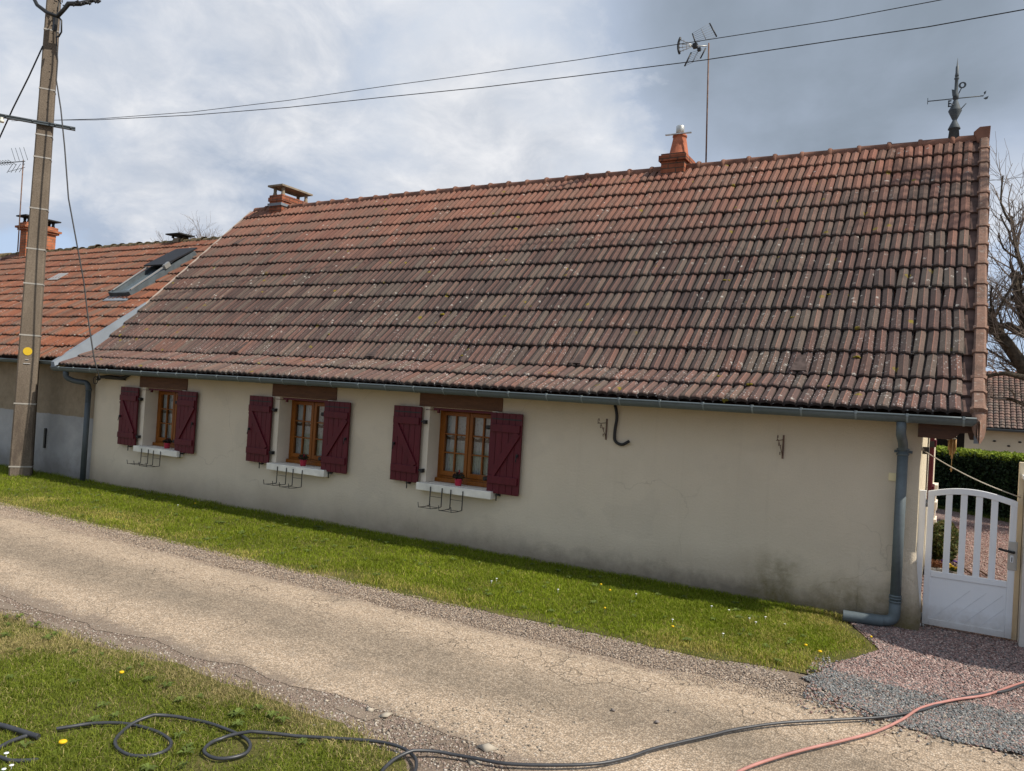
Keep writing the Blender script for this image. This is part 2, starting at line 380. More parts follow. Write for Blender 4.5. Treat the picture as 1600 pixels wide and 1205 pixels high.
def whitem():
    m = Mat('white_paint', .38, .4); x, y, z = m.xyz(); c = m.ramp(m.noise(3, 4), [(.3, (.74, .76, .78)), (.7, (.79, .81, .83))])
    g = m.maprange(m.math('ADD', z, m.math('MULTIPLY', m.noise(14, 5, .7), -.22)), .10, -.06); c = m.mix(m.math('MULTIPLY', g, .6), c, (.38, .33, .27))
    st = m.maprange(m.noise(9, 4, .6, stretch=(3, 1, .15)), .60, .75); c = m.mix(m.math('MULTIPLY', st, .15), c, (.5, .46, .38)); m.col(c); return m.m
M['white'] = whitem()
M['reveal'] = simple('reveal_render', (.68, .61, .50), .9, .1, var=.08, scale=3, bump=.002)
M['steel'] = simple('grey_steel', (.40, .40, .38), .4, .5, .6)
M['rust'] = simple('rusty_steel', (.16, .10, .075), .7, .3, .3, var=.4, scale=12)
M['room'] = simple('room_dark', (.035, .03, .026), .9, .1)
M['pot_red'] = simple('red_pot', (.42, .02, .05), .4, .4)
M['cream_plastic'] = simple('cream_plastic', (.82, .72, .44), .5, .4, var=.03)
M['cream_wood'] = simple('cream_painted_wood', (.78, .66, .46), .6, .3, var=.06)
M['yellow'] = simple('yellow_plate', (.60, .40, .02), .5, .4, var=.04)
M['petal_yellow'] = simple('yellow_petals', (.72, .46, .015), .7, .2, var=.1)
M['petal_white'] = simple('white_petals', (.85, .85, .85), .7, .2, var=.04)
M['petal_purple'] = simple('purple_petals', (.08, .03, .20), .7, .2)
M['rope'] = simple('pale_rope', (.58, .52, .42), .9, .1)
M['bamboo'] = wood('bamboo', (.36, .20, .07), (.52, .32, .13), axis=(8, 8, 1))
M['hose_black'] = simple('black_hose', (.035, .037, .042), .42, .5, var=.25, scale=15)
M['hose_red'] = simple('salmon_hose', (.40, .185, .155), .42, .5, var=.15, scale=9)
M['tin'] = simple('tin_can', (.5, .5, .47), .35, .5, .6, var=.3, scale=30)

def concrete():
    m = Mat('pole_concrete', .95, .1); x, y, z = m.xyz()
    c = m.ramp(m.noise(2.2, 6, .65, stretch=(1, 1, .5)), [(.3, (.135, .108, .083)), (.7, (.21, .172, .134))])
    c = m.mix(.6, c, m.ramp(m.noise(55, 4, .75), [(.3, .5), (.7, 1.3)]), 'MULTIPLY')
    d = m.math('MULTIPLY', m.maprange(m.noise(7, 5, .7, stretch=(1, 1, .25)), .45, .62), m.maprange(z, 1.8, .3))
    c = m.mix(m.math('MULTIPLY', d, .6), c, (.06, .045, .04))
    m.col(c); m.bump(m.noise(60, 4, .7), .006); return m.m
M['concrete'] = concrete()

def bricks(name, a, b, mortar, scale=1.0):
    m = Mat(name, .9, .15)
    x, y, z = m.xyz(); cb = N(m.nt, 'ShaderNodeCombineXYZ'); m.L(m.math('ADD', x, y), cb.inputs[0]); m.L(z, cb.inputs[1])
    br = N(m.nt, 'ShaderNodeTexBrick', offset=.5); m.L(cb.outputs[0], br.inputs['Vector'])
    br.inputs['Scale'].default_value = 1.0; br.inputs['Brick Width'].default_value = .22 * scale; br.inputs['Row Height'].default_value = .066 * scale
    br.inputs['Mortar Size'].default_value = .006 * scale; br.inputs['Color1'].default_value = (*a, 1); br.inputs['Color2'].default_value = (*b, 1); br.inputs['Mortar'].default_value = (*mortar, 1)
    c = m.mix(.8, br.outputs['Color'], m.ramp(m.noise(5, 6, .75), [(.32, .38), (.68, 1.25)]), 'MULTIPLY')
    m.col(c); m.bump(br.outputs['Fac'], -.004); return m.m
M['brick'] = bricks('old_red_brick', (.26, .088, .048), (.34, .12, .066), (.09, .07, .055))
M['brick_orange'] = bricks('orange_brick', (.40, .13, .062), (.46, .17, .085), (.25, .16, .11))

def gravel_mat(name, cols, scale=55, bump=.012):
    m = Mat(name, .9, .25)
    v = N(m.nt, 'ShaderNodeTexVoronoi', feature='F1', ins={'Scale': scale, 'Randomness': 1.0}); m.L(m.P(), v.inputs['Vector'])
    sp = N(m.nt, 'ShaderNodeSeparateColor'); m.L(v.outputs['Color'], sp.inputs[0])
    c = m.ramp(sp.outputs[0], cols)
    c = m.mix(.5, c, m.ramp(m.noise(2.5, 4), [(.3, .75), (.7, 1.15)]), 'MULTIPLY')
    c = m.mix(m.maprange(v.outputs['Distance'], .45, .75), c, (.03, .025, .022))
    m.col(c); m.bump(m.math('MULTIPLY', v.outputs['Distance'], -1.0), bump); return m.m
M['gravel_red'] = gravel_mat('red_gravel', [(0, (.19, .12, .105)), (.5, (.29, .19, .165)), (1, (.41, .31, .27))])
M['gravel_grey'] = gravel_mat('grey_gravel', [(0, (.115, .112, .105)), (.5, (.19, .185, .175)), (1, (.30, .29, .27))])
M['shoulder'] = gravel_mat('shoulder_gravel', [(0, (.22, .165, .125)), (.55, (.31, .24, .185)), (1, (.45, .38, .31))], 70, .008)

def soil():
    m = Mat('soil', .95, .15)
    c = m.ramp(m.noise(1.7, 7, .65), [(.3, (.155, .115, .085)), (.7, (.26, .205, .16))])
    c = m.mix(.6, c, m.ramp(m.noise(90, 4, .75), [(.3, .6), (.7, 1.35)]), 'MULTIPLY')
    v = m.voro(60); c = m.mix(m.math('MULTIPLY', m.maprange(v, .25, .15), m.maprange(m.noise(12, 3), .5, .58)), c, (.40, .36, .31))
    m.col(c); m.bump(m.math('ADD', m.noise(50, 5, .7), m.math('MULTIPLY', v, -.6)), .012); return m.m
M['soil'] = soil()
def turf():
    m = Mat('turf', .95, .1)
    c = m.ramp(m.noise(3.0, 6, .65), [(.3, (.075, .085, .02)), (.55, (.13, .12, .04)), (.75, (.22, .17, .08))])
    c = m.mix(.6, c, m.ramp(m.noise(70, 4, .75), [(.3, .5), (.7, 1.3)]), 'MULTIPLY')
    m.col(c); m.bump(m.noise(60, 5, .7), .015); return m.m
M['turf'] = turf()
def roadm():
    m = Mat('worn_tarmac', .92, .2); x, y, z = m.xyz()
    yy = m.math('ADD', y, m.math('MULTIPLY', m.math('SUBTRACT', m.noise(.8, 5, .6, stretch=(.6, 1, 1)), .5), .55))
    tr = m.ramp(m.maprange(yy, -4.0, -2.2), [(0, .40), (.10, .70), (.26, 1.0), (.46, .15), (.62, .25), (.80, 1.05), (1, .70)])
    tr = m.math('ADD', tr, m.math('MULTIPLY', m.math('SUBTRACT', m.noise(2.2, 7, .72, loc=(5, 5, 0)), .5), 1.6)); tr = m.math('ADD', tr, m.math('MULTIPLY', m.math('SUBTRACT', m.noise(9, 5, .7, loc=(1, 5, 0)), .5), .7))
    # exposed aggregate: warm pale stones over grey brown binder
    v = N(m.nt, 'ShaderNodeTexVoronoi', feature='F1', ins={'Scale': 95.0}); m.L(m.P(), v.inputs['Vector'])
    sp = N(m.nt, 'ShaderNodeSeparateColor'); m.L(v.outputs['Color'], sp.inputs[0])
    st = m.ramp(sp.outputs[0], [(0, (.32, .24, .165)), (.4, (.45, .345, .245)), (.8, (.54, .42, .305)), (1, (.60, .50, .39))])
    gr = m.ramp(sp.outputs[0], [(0, (.16, .125, .092)), (.5, (.245, .195, .142)), (1, (.35, .285, .215))])
    c = m.mix(tr, gr, st)
    c = m.mix(m.math('MULTIPLY', m.maprange(v.outputs['Distance'], .42, .7), .6), c, (.13, .105, .08))
    c = m.mix(.5, c, m.ramp(m.noise(28, 5, .7), [(.3, .70), (.7, 1.22)]), 'MULTIPLY')
    # crazed cracks in a band towards the house, and one long joint
    ce = m.noise(2.5, 4, .6); wv = N(m.nt, 'ShaderNodeVectorMath', operation='ADD')
    nv = N(m.nt, 'ShaderNodeTexNoise', ins={'Scale': 5.0, 'Detail': 4.0}); m.L(m.P(), nv.inputs['Vector'])
    sc_ = N(m.nt, 'ShaderNodeVectorMath', operation='SCALE'); m.L(nv.outputs['Color'], sc_.inputs[0]); sc_.inputs['Scale'].default_value = .16
    m.L(m.P(), wv.inputs[0]); m.L(sc_.outputs[0], wv.inputs[1])
    cr = m.voro(6.5, 'DISTANCE_TO_EDGE', vec=wv.outputs[0])
    ck = m.math('MULTIPLY', m.maprange(cr, .022, .008), m.maprange(ce, .50, .56))
    ck = m.math('MULTIPLY', ck, m.maprange(yy, -3.1, -2.7))
    cr2 = m.voro(1.1, 'DISTANCE_TO_EDGE', vec=wv.outputs[0])
    ck2 = m.math('MULTIPLY', m.math('MULTIPLY', m.maprange(cr2, .005, .002), .55), m.maprange(m.noise(.9, 3, .5, loc=(8, 3, 0)), .53, .60))
    ckk = m.math('MAXIMUM', ck, ck2)
    c = m.mix(m.math('MULTIPLY', ckk, .5), c, (.09, .073, .055))
    en = m.math('ADD', m.math('MULTIPLY', m.math('SUBTRACT', m.noise(4.5, 7, .75, loc=(3, 3, 3)), .5), .55), m.math('MULTIPLY', m.math('SUBTRACT', m.noise(22, 4, .7), .5), .15))
    e1 = m.maprange(m.math('ADD', y, en), -3.76, -3.86); e2 = m.maprange(m.math('ADD', y, m.math('MULTIPLY', en, .6)), -2.36, -2.26); ons = m.maprange(x, -1.6, -1.2, 1, 0)
    e1 = m.math('MULTIPLY', e1, ons); e2 = m.math('MULTIPLY', e2, ons)
    c = m.mix(m.math('MULTIPLY', e1, .85), c, m.ramp(m.noise(60, 4, .7), [(.3, (.13, .10, .078)), (.7, (.27, .215, .165))]))
    c = m.mix(m.math('MULTIPLY', e2, .75), c, m.ramp(m.noise(60, 4, .7), [(.3, (.19, .145, .11)), (.7, (.34, .27, .21))]))
    sh = m.maprange(m.math('ADD', m.noise(1.4, 6, .7, loc=(2, 9, 0), stretch=(.6, 1, 1)), m.maprange(y, -3.45, -4.0, 0, .12)), .58, .66)
    c = m.mix(m.math('MULTIPLY', sh, .45), c, (.19, .155, .12))
    m.col(c); h = m.math('SUBTRACT', m.math('MULTIPLY', v.outputs['Distance'], -1.0), m.math('MULTIPLY', ckk, 1.5))
    m.bump(m.math('ADD', h, m.noise(7, 4)), .004); return m.m
M['road'] = roadm()

def leafm(name, trans=.25):
    m = Mat(name, .65, .25); m.col(m.attrc())
    try: m.b.inputs['Subsurface Weight'].default_value = 0
    except Exception: pass
    tr = N(m.nt, 'ShaderNodeBsdfTranslucent'); m.L(m.attrc(), tr.inputs[0])
    mx = N(m.nt, 'ShaderNodeMixShader'); mx.inputs[0].default_value = trans
    out = [n for n in m.nt.nodes if n.type == 'OUTPUT_MATERIAL'][0]
    m.L(m.b.outputs[0], mx.inputs[1]); m.L(tr.outputs[0], mx.inputs[2]); m.L(mx.outputs[0], out.inputs[0]); return m.m
M['leaf'] = leafm('foliage'); M['blade'] = leafm('grass_blades', .4)
M['tinted'] = (lambda m: (m.col(m.attrc()), m.m)[1])(Mat('stones', .9, .2))
M['bark'] = simple('bark', (.10, .082, .062), .95, .1, var=.5, scale=14, bump=.02)
M['twig'] = simple('twigs', (.21, .17, .14), .9, .1, var=.3, scale=3)
M['wallcreeper'] = simple('dead_creeper', (.16, .06, .03), .9, .1)

def glass(name='window_glass'):
    m = bpy.data.materials.new(name); m.use_nodes = True; nt = m.node_tree; nt.nodes.clear()
    out = N(nt, 'ShaderNodeOutputMaterial'); g = N(nt, 'ShaderNodeBsdfGlossy', ins={'Roughness': .02}); t = N(nt, 'ShaderNodeBsdfTransparent')
    t.inputs[0].default_value = (.86, .9, .88, 1)
    fr = N(nt, 'ShaderNodeFresnel', ins={'IOR': 1.6}); mx = N(nt, 'ShaderNodeMixShader')
    ad = N(nt, 'ShaderNodeMath', operation='ADD', ins={1: .08}); nt.links.new(fr.outputs[0], ad.inputs[0])
    nt.links.new(ad.outputs[0], mx.inputs[0]); nt.links.new(t.outputs[0], mx.inputs[1]); nt.links.new(g.outputs[0], mx.inputs[2]); nt.links.new(mx.outputs[0], out.inputs[0])
    return m
M['glass'] = glass()
def lace():
    m = bpy.data.materials.new('lace'); m.use_nodes = True; nt = m.node_tree; nt.nodes.clear()
    out = N(nt, 'ShaderNodeOutputMaterial'); d = N(nt, 'ShaderNodeBsdfDiffuse'); t = N(nt, 'ShaderNodeBsdfTransparent'); tl = N(nt, 'ShaderNodeBsdfTranslucent')
    d.inputs[0].default_value = (.92, .93, .95, 1); tl.inputs[0].default_value = (.7, .72, .75, 1)
    tc = N(nt, 'ShaderNodeTexCoord'); v = N(nt, 'ShaderNodeTexVoronoi', ins={'Scale': 26.0}); nt.links.new(tc.outputs['Object'], v.inputs['Vector'])
    n = N(nt, 'ShaderNodeTexNoise', ins={'Scale': 60.0, 'Detail': 3.0}); nt.links.new(tc.outputs['Object'], n.inputs['Vector'])
    ad = N(nt, 'ShaderNodeMath', operation='ADD'); nt.links.new(v.outputs['Distance'], ad.inputs[0]); nt.links.new(n.outputs[0], ad.inputs[1])
    r = N(nt, 'ShaderNodeValToRGB'); nt.links.new(ad.outputs[0], r.inputs[0]); r.color_ramp.elements[0].position = .62; r.color_ramp.elements[1].position = .92
    r.color_ramp.elements[0].color = (.68, .68, .68, 1); r.color_ramp.elements[1].color = (.9, .9, .9, 1)
    m1 = N(nt, 'ShaderNodeMixShader', ins={0: .3}); nt.links.new(d.outputs[0], m1.inputs[1]); nt.links.new(tl.outputs[0], m1.inputs[2])
    m2 = N(nt, 'ShaderNodeMixShader'); nt.links.new(r.outputs[0], m2.inputs[0]); nt.links.new(t.outputs[0], m2.inputs[1]); nt.links.new(m1.outputs[0], m2.inputs[2])
    nt.links.new(m2.outputs[0], out.inputs[0]); return m
M['lace'] = lace()

# ------------------------------------------------------------------ ground
def nz(x, y=0.0, z=0.0, o=4):
    return mn.fractal(Vector((x, y, z)), 1.0, 2.0, o)
def sheet(name, poly, z, mat, step=.12, amp=0.03, freq=2.2, extra=()):
    import bmesh
    bm = bmesh.new()
    for pl in [poly] + list(extra):
        pts = []
        for i in range(len(pl)):
            a = Vector((*pl[i], 0)); b = Vector((*pl[(i + 1) % len(pl)], 0)); L = (b - a).length
            k = max(1, min(400, int(L / step))); nn = (b - a).normalized().cross(Vector((0, 0, 1)))
            for j in range(k):
                p = a.lerp(b, j / k); p = p + nn * (nz(p.x * freq, p.y * freq, 3.3, 5) * amp)
                pts.append((p.x, p.y, z))
        vs = [bm.verts.new(p) for p in pts]
        es = [bm.edges.new((vs[i], vs[(i + 1) % len(vs)])) for i in range(len(vs))]
        bmesh.ops.triangle_fill(bm, edges=es, use_beauty=True)
    for f in bm.faces:
        if f.normal.z < 0: f.normal_flip()
    me = bpy.data.meshes.new(name); bm.to_mesh(me); bm.free(); me.materials.append(mat)
    o = bpy.data.objects.new(name, me); COL.objects.link(o); return kind(o, 'structure')

g = MB().add([(-600, -400, -.006), (600, -400, -.006), (600, 800, -.006), (-600, 800, -.006)], [(0, 1, 2, 3)]).build('ground', M['soil']); kind(g, 'structure')
GRASS_FAR = [(-60, -2.10), (-30, -2.10), (-10, -2.08), (-6.4, -2.04), (-4, -2.03), (-2.3, -1.92), (-1.37, -1.90), (-.97, -1.80), (-.72, -1.69), (-.63, -1.38), (-.49, -1.06), (-.385, -.80), (-.50, -.52), (-.62, -.25), (-.75, -.01), (-11.2, -.01), (-60, -.01)]
LAWN = [(-60, -4.20), (-12, -4.20), (-5.44, -4.10), (-4.47, -4.04), (-3.73, -3.96), (-2.94, -3.97), (-2.45, -3.99), (-2.27, -4.04), (-2.06, -4.09), (-1.90, -4.3), (-1.9, -6), (-1.8, -12), (-60, -12)]
kind(sheet('soil_shoulder', [(-60, -1.9), (-.6, -1.7), (-.4, -2.5), (12, -2.6), (12, -9), (-1.2, -9), (-1.5, -4.6), (-60, -4.5)], .0, M['soil'], 5, 0), 'structure')
sheet('gravel_shoulder', [(-60, -1.85), (-10, -1.85), (-4, -1.80), (-1.0, -1.6), (-.6, -2.2), (-60, -2.5)], .0015, M['shoulder'], .15, .04)
ROAD = [(-60, -2.12), (-12, -2.12), (-9.66, -2.12), (-8.3, -2.15), (-6.0, -2.27), (-3.75, -2.28), (-2.37, -2.24), (-1.67, -2.24), (-1.09, -2.14), (-.58, -2.12), (-.05, -2.19), (.38, -2.30), (3, -2.9), (12, -4.4),
        (12, -12), (-1.0, -9), (-1.35, -4.5), (-1.55, -4.02), (-1.75, -3.86), (-2.07, -3.83), (-2.30, -3.83), (-2.55, -3.83), (-2.76, -3.80), (-3.15, -3.86), (-3.55, -3.80), (-3.86, -3.90), (-4.3, -3.86), (-4.75, -3.95), (-6, -3.93), (-12, -4.0), (-60, -4.0)]
def blob(cx, cy, rx, ry, n=12, s=0):
    return [(cx + rx * cos(2 * pi * k / n) * (1 + .3 * nz(k * .9, s, 0)), cy + ry * sin(2 * pi * k / n) * (1 + .3 * nz(k * .7, s, 5))) for k in range(n)]
sheet('road', ROAD, .003, M['road'], .035, .045, 3.2, extra=[blob(-4.15, -4.0, .16, .035, s=1), blob(-4.5, -4.03, .14, .03, s=2), blob(-3.35, -3.93, .15, .03, s=3), blob(-4.95, -4.06, .2, .03, s=4), blob(-5.6, -4.05, .3, .035, s=5), blob(-2.6, -3.9, .12, .03, s=6)])
sheet('red_gravel', [(-.385, -.80), (-.49, -1.06), (-.63, -1.38), (-.60, -1.50), (-.28, -1.55), (.1, -1.57), (.45, -1.56), (3, -1.7), (9, -2.2), (9, 8), (.93, 9.6), (-.3, 10.9), (-3, 13), (-7, 13), (-7, 6.6), (-.21, 6.6), (-.21, 0), (-.75, 0), (-.62, -.25), (-.50, -.52)], .009, M['gravel_red'], .08, .025, 3)
sheet('grey_gravel', [(-.60, -1.46), (-.28, -1.50), (.1, -1.52), (.45, -1.50), (3, -1.64), (9, -2.1), (9, -3.2), (3, -2.55), (.40, -2.17), (.1, -2.23), (-.2, -2.20), (-.45, -2.03), (-.62, -1.93), (-.76, -1.78), (-.68, -1.62)], .0065, M['gravel_grey'], .06, .03, 3)
sheet('verge_turf', [(x_, y_ + (.10 if y_ < -1.75 else 0)) for x_, y_ in GRASS_FAR], .005, M['turf'], .06, .05, 3)
sheet('lawn_turf', [(x_, y_ - (.08 if y_ > -4.25 else 0)) for x_, y_ in LAWN], .005, M['turf'], .05, .05, 3.5)
sheet('far_field', [(-60, 13.2), (60, 13.2), (60, 300), (-60, 300)], -.01, M['turf'], 50, 0)
sheet('hedge_strip', [(-7, 15.5), (-.3, 10.25), (.93, 9.0), (6, 3.8), (12, 3.8), (12, 13.1), (-7, 17)], .012, M['turf'], .1, .05)

# ------------------------------------------------------------------ hoses
HOSEP = []
def hose(name, px, r_, mat, label, z=0.02, lift=None):
    P_ = [onZ(u, v, z) for u, v in px]; out = []
    for i in range(len(P_) - 1):                                   # Catmull-Rom
        p0 = P_[max(i - 1, 0)]; p1 = P_[i]; p2 = P_[i + 1]; p3 = P_[min(i + 2, len(P_) - 1)]
        for j in range(8):
            t_ = j / 8; out.append(.5 * ((2 * p1) + (-p0 + p2) * t_ + (2 * p0 - 5 * p1 + 4 * p2 - p3) * t_ ** 2 + (-p0 + 3 * p1 - 3 * p2 + p3) * t_ ** 3))
    out.append(P_[-1])
    if lift:
        for k_, h in lift.items():
            for d_ in range(-10, 11):
                i = k_ * 8 + d_
                if 0 <= i < len(out): out[i] = out[i] + Vector((0, 0, h * (1 - abs(d_) / 11)))
    for i in range(len(out)): out[i] = out[i] + Vector((0, 0, .0015 * sin(i * .13)))
    HOSEP.extend([(p.x, p.y) for p in out])
    return tag(MB().tube(out, r_, 10).build(name, mat), label, 'hose')
hose('hose', [(88, 1139), (110, 1136), (145, 1131), (185, 1130), (215, 1134), (245, 1143), (264, 1155), (267, 1165), (258, 1174), (235, 1181), (205, 1180), (185, 1170), (180, 1158), (190, 1145), (207, 1133), (240, 1124), (280, 1122), (320, 1128), (355, 1140), (382, 1153), (391, 1165), (384, 1177), (360, 1184), (335, 1184), (319, 1174), (330, 1161), (355, 1153), (392, 1150), (440, 1149), (500, 1152), (560, 1156), (600, 1161), (630, 1170), (648, 1184), (650, 1200), (640, 1214), (615, 1218), (597, 1208), (612, 1192), (645, 1180), (690, 1177), (740, 1184), (790, 1193), (860, 1196), (930, 1194), (980, 1184), (1020, 1170), (1060, 1160), (1110, 1149), (1150, 1140), (1220, 1130), (1300, 1125), (1380, 1120), (1440, 1109), (1480, 1096), (1530, 1085), (1570, 1080), (1605, 1068), (1680, 1048)],
     .0080, M['hose_black'], 'black hose looping over the near lawn and crossing the road', .026, {15: .020, 27: .020, 39: .020})
hose('hose', [(1120, 1225), (1165, 1201), (1220, 1182), (1270, 1168), (1320, 1156), (1370, 1142), (1410, 1124), (1440, 1106), (1490, 1094), (1540, 1086), (1580, 1072), (1605, 1064), (1680, 1040)], .0076, M['hose_red'], 'salmon pink hose running over the grey gravel and the road', .030)
hose('hose', [(-30, 1128), (0, 1134), (25, 1141), (45, 1147), (60, 1151)], .0125, M['hose_black'], 'short thick black hose stretch at the left picture edge in the grass', .024)
hose('hose', [(-20, 1175), (0, 1168), (15, 1160), (35, 1152), (50, 1147)], .009, M['hose_black'], 'thin black hose curving up to join the thick one at the left edge', .02)
hose('hose', [(-20, 1178), (0, 1184), (15, 1189), (35, 1189), (60, 1187)], .009, M['hose_black'], 'thin black hose half hidden in grass lowest at the left edge', .02)

# ------------------------------------------------------------------ grass
from mathutils.geometry import intersect_point_line
def inside(poly, P):
    x, y = P[:, 0], P[:, 1]; c = np.zeros(len(P), bool); n = len(poly)
    for i in range(n):
        x1, y1 = poly[i]; x2, y2 = poly[(i + 1) % n]
        if y1 == y2: continue
        k = ((y1 > y) != (y2 > y)) & (x < (x2 - x1) * (y - y1) / (y2 - y1) + x1); c ^= k
    return c
def dist_edge(poly, P, skip=()):
    d = np.full(len(P), 9.0)
    for i in range(len(poly)):
        if i in skip: continue
        a = np.array(poly[i]); b = np.array(poly[(i + 1) % len(poly)]); ab = b - a
        t = np.clip(((P - a) @ ab) / (ab @ ab), 0, 1); d = np.minimum(d, np.linalg.norm(P - a - t[:, None] * ab, axis=1))
    return d
class VN:                                             # cheap tiling value noise on arrays
    def __init__(s, seed): s.t = np.random.default_rng(seed).random((256, 256))
    def one(s, x, y):
        xi = np.floor(x).astype(int); yi = np.floor(y).astype(int); fx = x - xi; fy = y - yi
        fx = fx * fx * (3 - 2 * fx); fy = fy * fy * (3 - 2 * fy); g = lambda a, b: s.t[a & 255, b & 255]
        return (g(xi, yi) * (1 - fx) + g(xi + 1, yi) * fx) * (1 - fy) + (g(xi, yi + 1) * (1 - fx) + g(xi + 1, yi + 1) * fx) * fy
    def __call__(s, x, y, sc, o=3):
        r = 0; a = .5; tot = 0
        for k in range(o): r = r + a * s.one(x * sc + 31 * k, y * sc + 17 * k); tot += a; a *= .5; sc *= 2.1
        return r / tot
vn = VN(3); vn2 = VN(11)
def grass(name, P, h, wd, green, dry, dryness, seed, lean=.6):
    r = np.random.default_rng(seed); n = len(P); a = r.random(n) * 2 * pi
    H = h * (.45 + .9 * r.random(n)); L = lean * H * (.2 + r.random(n))
    az = r.random(n) * 2 * pi; ca, sa = np.cos(a), np.sin(a); w = wd * (.6 + .8 * r.random(n))
    base = np.stack([P[:, 0], P[:, 1], np.full(n, .002)], 1)
    sd = np.stack([ca * w / 2, sa * w / 2, np.zeros(n)], 1)
    ln = np.stack([np.cos(az) * L, np.sin(az) * L, np.zeros(n)], 1)
    up = np.zeros((n, 3)); up[:, 2] = H
    mid = base + ln * .35 + up * .6; tip = base + ln + up * (1 - .25 * lean)
    V = np.stack([base - sd, base + sd, mid + sd * .75, mid - sd * .75, tip], 1).reshape(-1, 3)
    o = (np.arange(n) * 5)[:, None]
    loops = np.concatenate([o + np.array([[0, 1, 2, 3, 3, 2, 4]])], 1).ravel(); sizes = np.tile([4, 3], n)
    g1, g2 = np.array(green[0]), np.array(green[1]); t = r.random(n)[:, None]
    c = g1 * (1 - t) + g2 * t; dm = (r.random(n) < dryness)[:, None]
    dc = np.array(dry) * (.7 + .6 * r.random(n))[:, None]; c = np.where(dm, dc, c)
    c = c * (.75 + .5 * vn2(P[:, 0], P[:, 1], 1.7))[:, None]
    C = np.repeat(c, 5, 0)
    return kind(tag(mesh_np(name, V, loops, sizes, M['blade'], C), *GL[name]), 'stuff')
GL = {'verge_grass': ('strip of short green grass along the foot of the cream house wall', 'grass'),
      'lawn_grass': ('near lawn of green and yellowish grass under the black hose loops', 'grass'),
      'hedge_foot_grass': ('thin dark grass at the foot of the clipped hedge', 'grass')}
# far verge
n0 = 330000
P = np.stack([rng.random(n0) ** .62 * 0, rng.random(n0) * -2.1], 1)
u = rng.random(n0); P[:, 0] = -.35 - (np.exp(u * math.log(18.0)) - 1) * 1.35
de = dist_edge(GRASS_FAR, P, skip=(13, 14, 15, 16))
k = inside(GRASS_FAR, P) & (rng.random(n0) < np.clip(de / .30 + .03, 0, 1) ** 1.3 * np.clip(vn(P[:, 0], P[:, 1], 2.4) * 2.2 - de * 0 - .1 + np.clip(de - .25, 0, 1) * 1.6, .12, 1))
P = P[k]; de = de[k]
nn = vn(P[:, 0], P[:, 1], 1.3); dry = np.clip((nn - .40) * 2.4 + (.42 - de) * 1.1, .05, .85)
hh = .030 + .045 * vn2(P[:, 0], P[:, 1], 4.0, 2) ** 1.6 - .022 * np.clip(.25 - de, 0, .25) / .25
near_wall = P[:, 1] > -.12; hh = hh + near_wall * .02
grass('verge_grass', P, hh * .84, .0042, ((.125, .178, .008), (.26, .315, .018)), (.42, .36, .10), dry, 5, lean=1.0)
n0 = 300000
P = np.stack([-1.85 - rng.random(n0) ** 1.15 * 6.0, -3.98 - rng.random(n0) * 1.75], 1)
cx = (P[:, 0] + 0) ; vis = P[:, 1] > -5.35 + (P[:, 0] + 3.3) * -.0 - .1
de = dist_edge(LAWN, P, skip=(0, 9, 10, 11, 12))
patch = vn(P[:, 0], P[:, 1], 1.9)
k = inside(LAWN, P) & vis & (rng.random(n0) < np.clip(de / .26 + .03, 0, 1) ** 1.3 * np.clip(patch * 2.4 - .15, .2, 1))
P = P[k]; de = de[k]; patch = vn(P[:, 0] + 3, P[:, 1] + 9, 1.6)
dry = np.clip((patch - .36) * 2.8 + (.35 - de) * 1.2, .08, .92)
hp_ = np.array(HOSEP); dmin = np.full(len(P), 9.0)
for i in range(0, len(hp_), 2): dmin = np.minimum(dmin, np.hypot(P[:, 0] - hp_[i, 0], P[:, 1] - hp_[i, 1]))
k = (dmin > .013) & ((dmin > .04) | (rng.random(len(P)) < .6)); P = P[k]; dry = dry[k]
grass('lawn_grass', P, .018 + .042 * vn2(P[:, 0], P[:, 1], 3.4, 2) ** 1.4, .0032, ((.11, .155, .012), (.24, .275, .03)), (.42, .35, .15), dry, 9, lean=1.2)
P = np.stack([rng.random(9000) * 4 - 1.5, rng.random(9000) * .5], 1); P[:, 1] += 10.0 - P[:, 0] * 1.03 - .05
grass('hedge_foot_grass', P, .07, .006, ((.05, .09, .012), (.09, .13, .02)), (.2, .16, .07), .2, 12)

# loose stones -----------------------------------------------------
def stones(name, P, size, cols, seed, z=.008, flat=.6):
    r = np.random.default_rng(seed); n = len(P)
    oct_ = np.array([[1, 0, 0], [-1, 0, 0], [0, 1, 0], [0, -1, 0], [0, 0, 1], [0, 0, -1]], float)
    fc = np.array([[0, 2, 4], [2, 1, 4], [1, 3, 4], [3, 0, 4], [2, 0, 5], [1, 2, 5], [3, 1, 5], [0, 3, 5]])
    s = size * (.5 + r.random(n))[:, None, None] * (.65 + .7 * r.random((n, 6, 3)))
    V = oct_[None] * s; V[:, :, 2] *= flat
    a = r.random(n) * 2 * pi; ca, sa = np.cos(a)[:, None], np.sin(a)[:, None]
    x = V[:, :, 0] * ca - V[:, :, 1] * sa; y = V[:, :, 0] * sa + V[:, :, 1] * ca
    tz = (r.random((n, 1)) - .5) * .8; zz = V[:, :, 2] + x * tz
    V = np.stack([x + P[:, 0:1], y + P[:, 1:2], zz + z], 2).reshape(-1, 3)
    loops = ((np.arange(n) * 6)[:, None, None] + fc[None]).ravel(); sizes = np.full(n * 8, 3)
    cols = np.array(cols); c = cols[r.integers(0, len(cols), n)] * (.75 + .5 * r.random((n, 1)))
    return mesh_np(name, V, loops, sizes, M['tinted'], np.repeat(c, 6, 0))
def scatter(n, x0, x1, y0, y1): return np.stack([x0 + rng.random(n) * (x1 - x0), y0 + rng.random(n) * (y1 - y0)], 1)
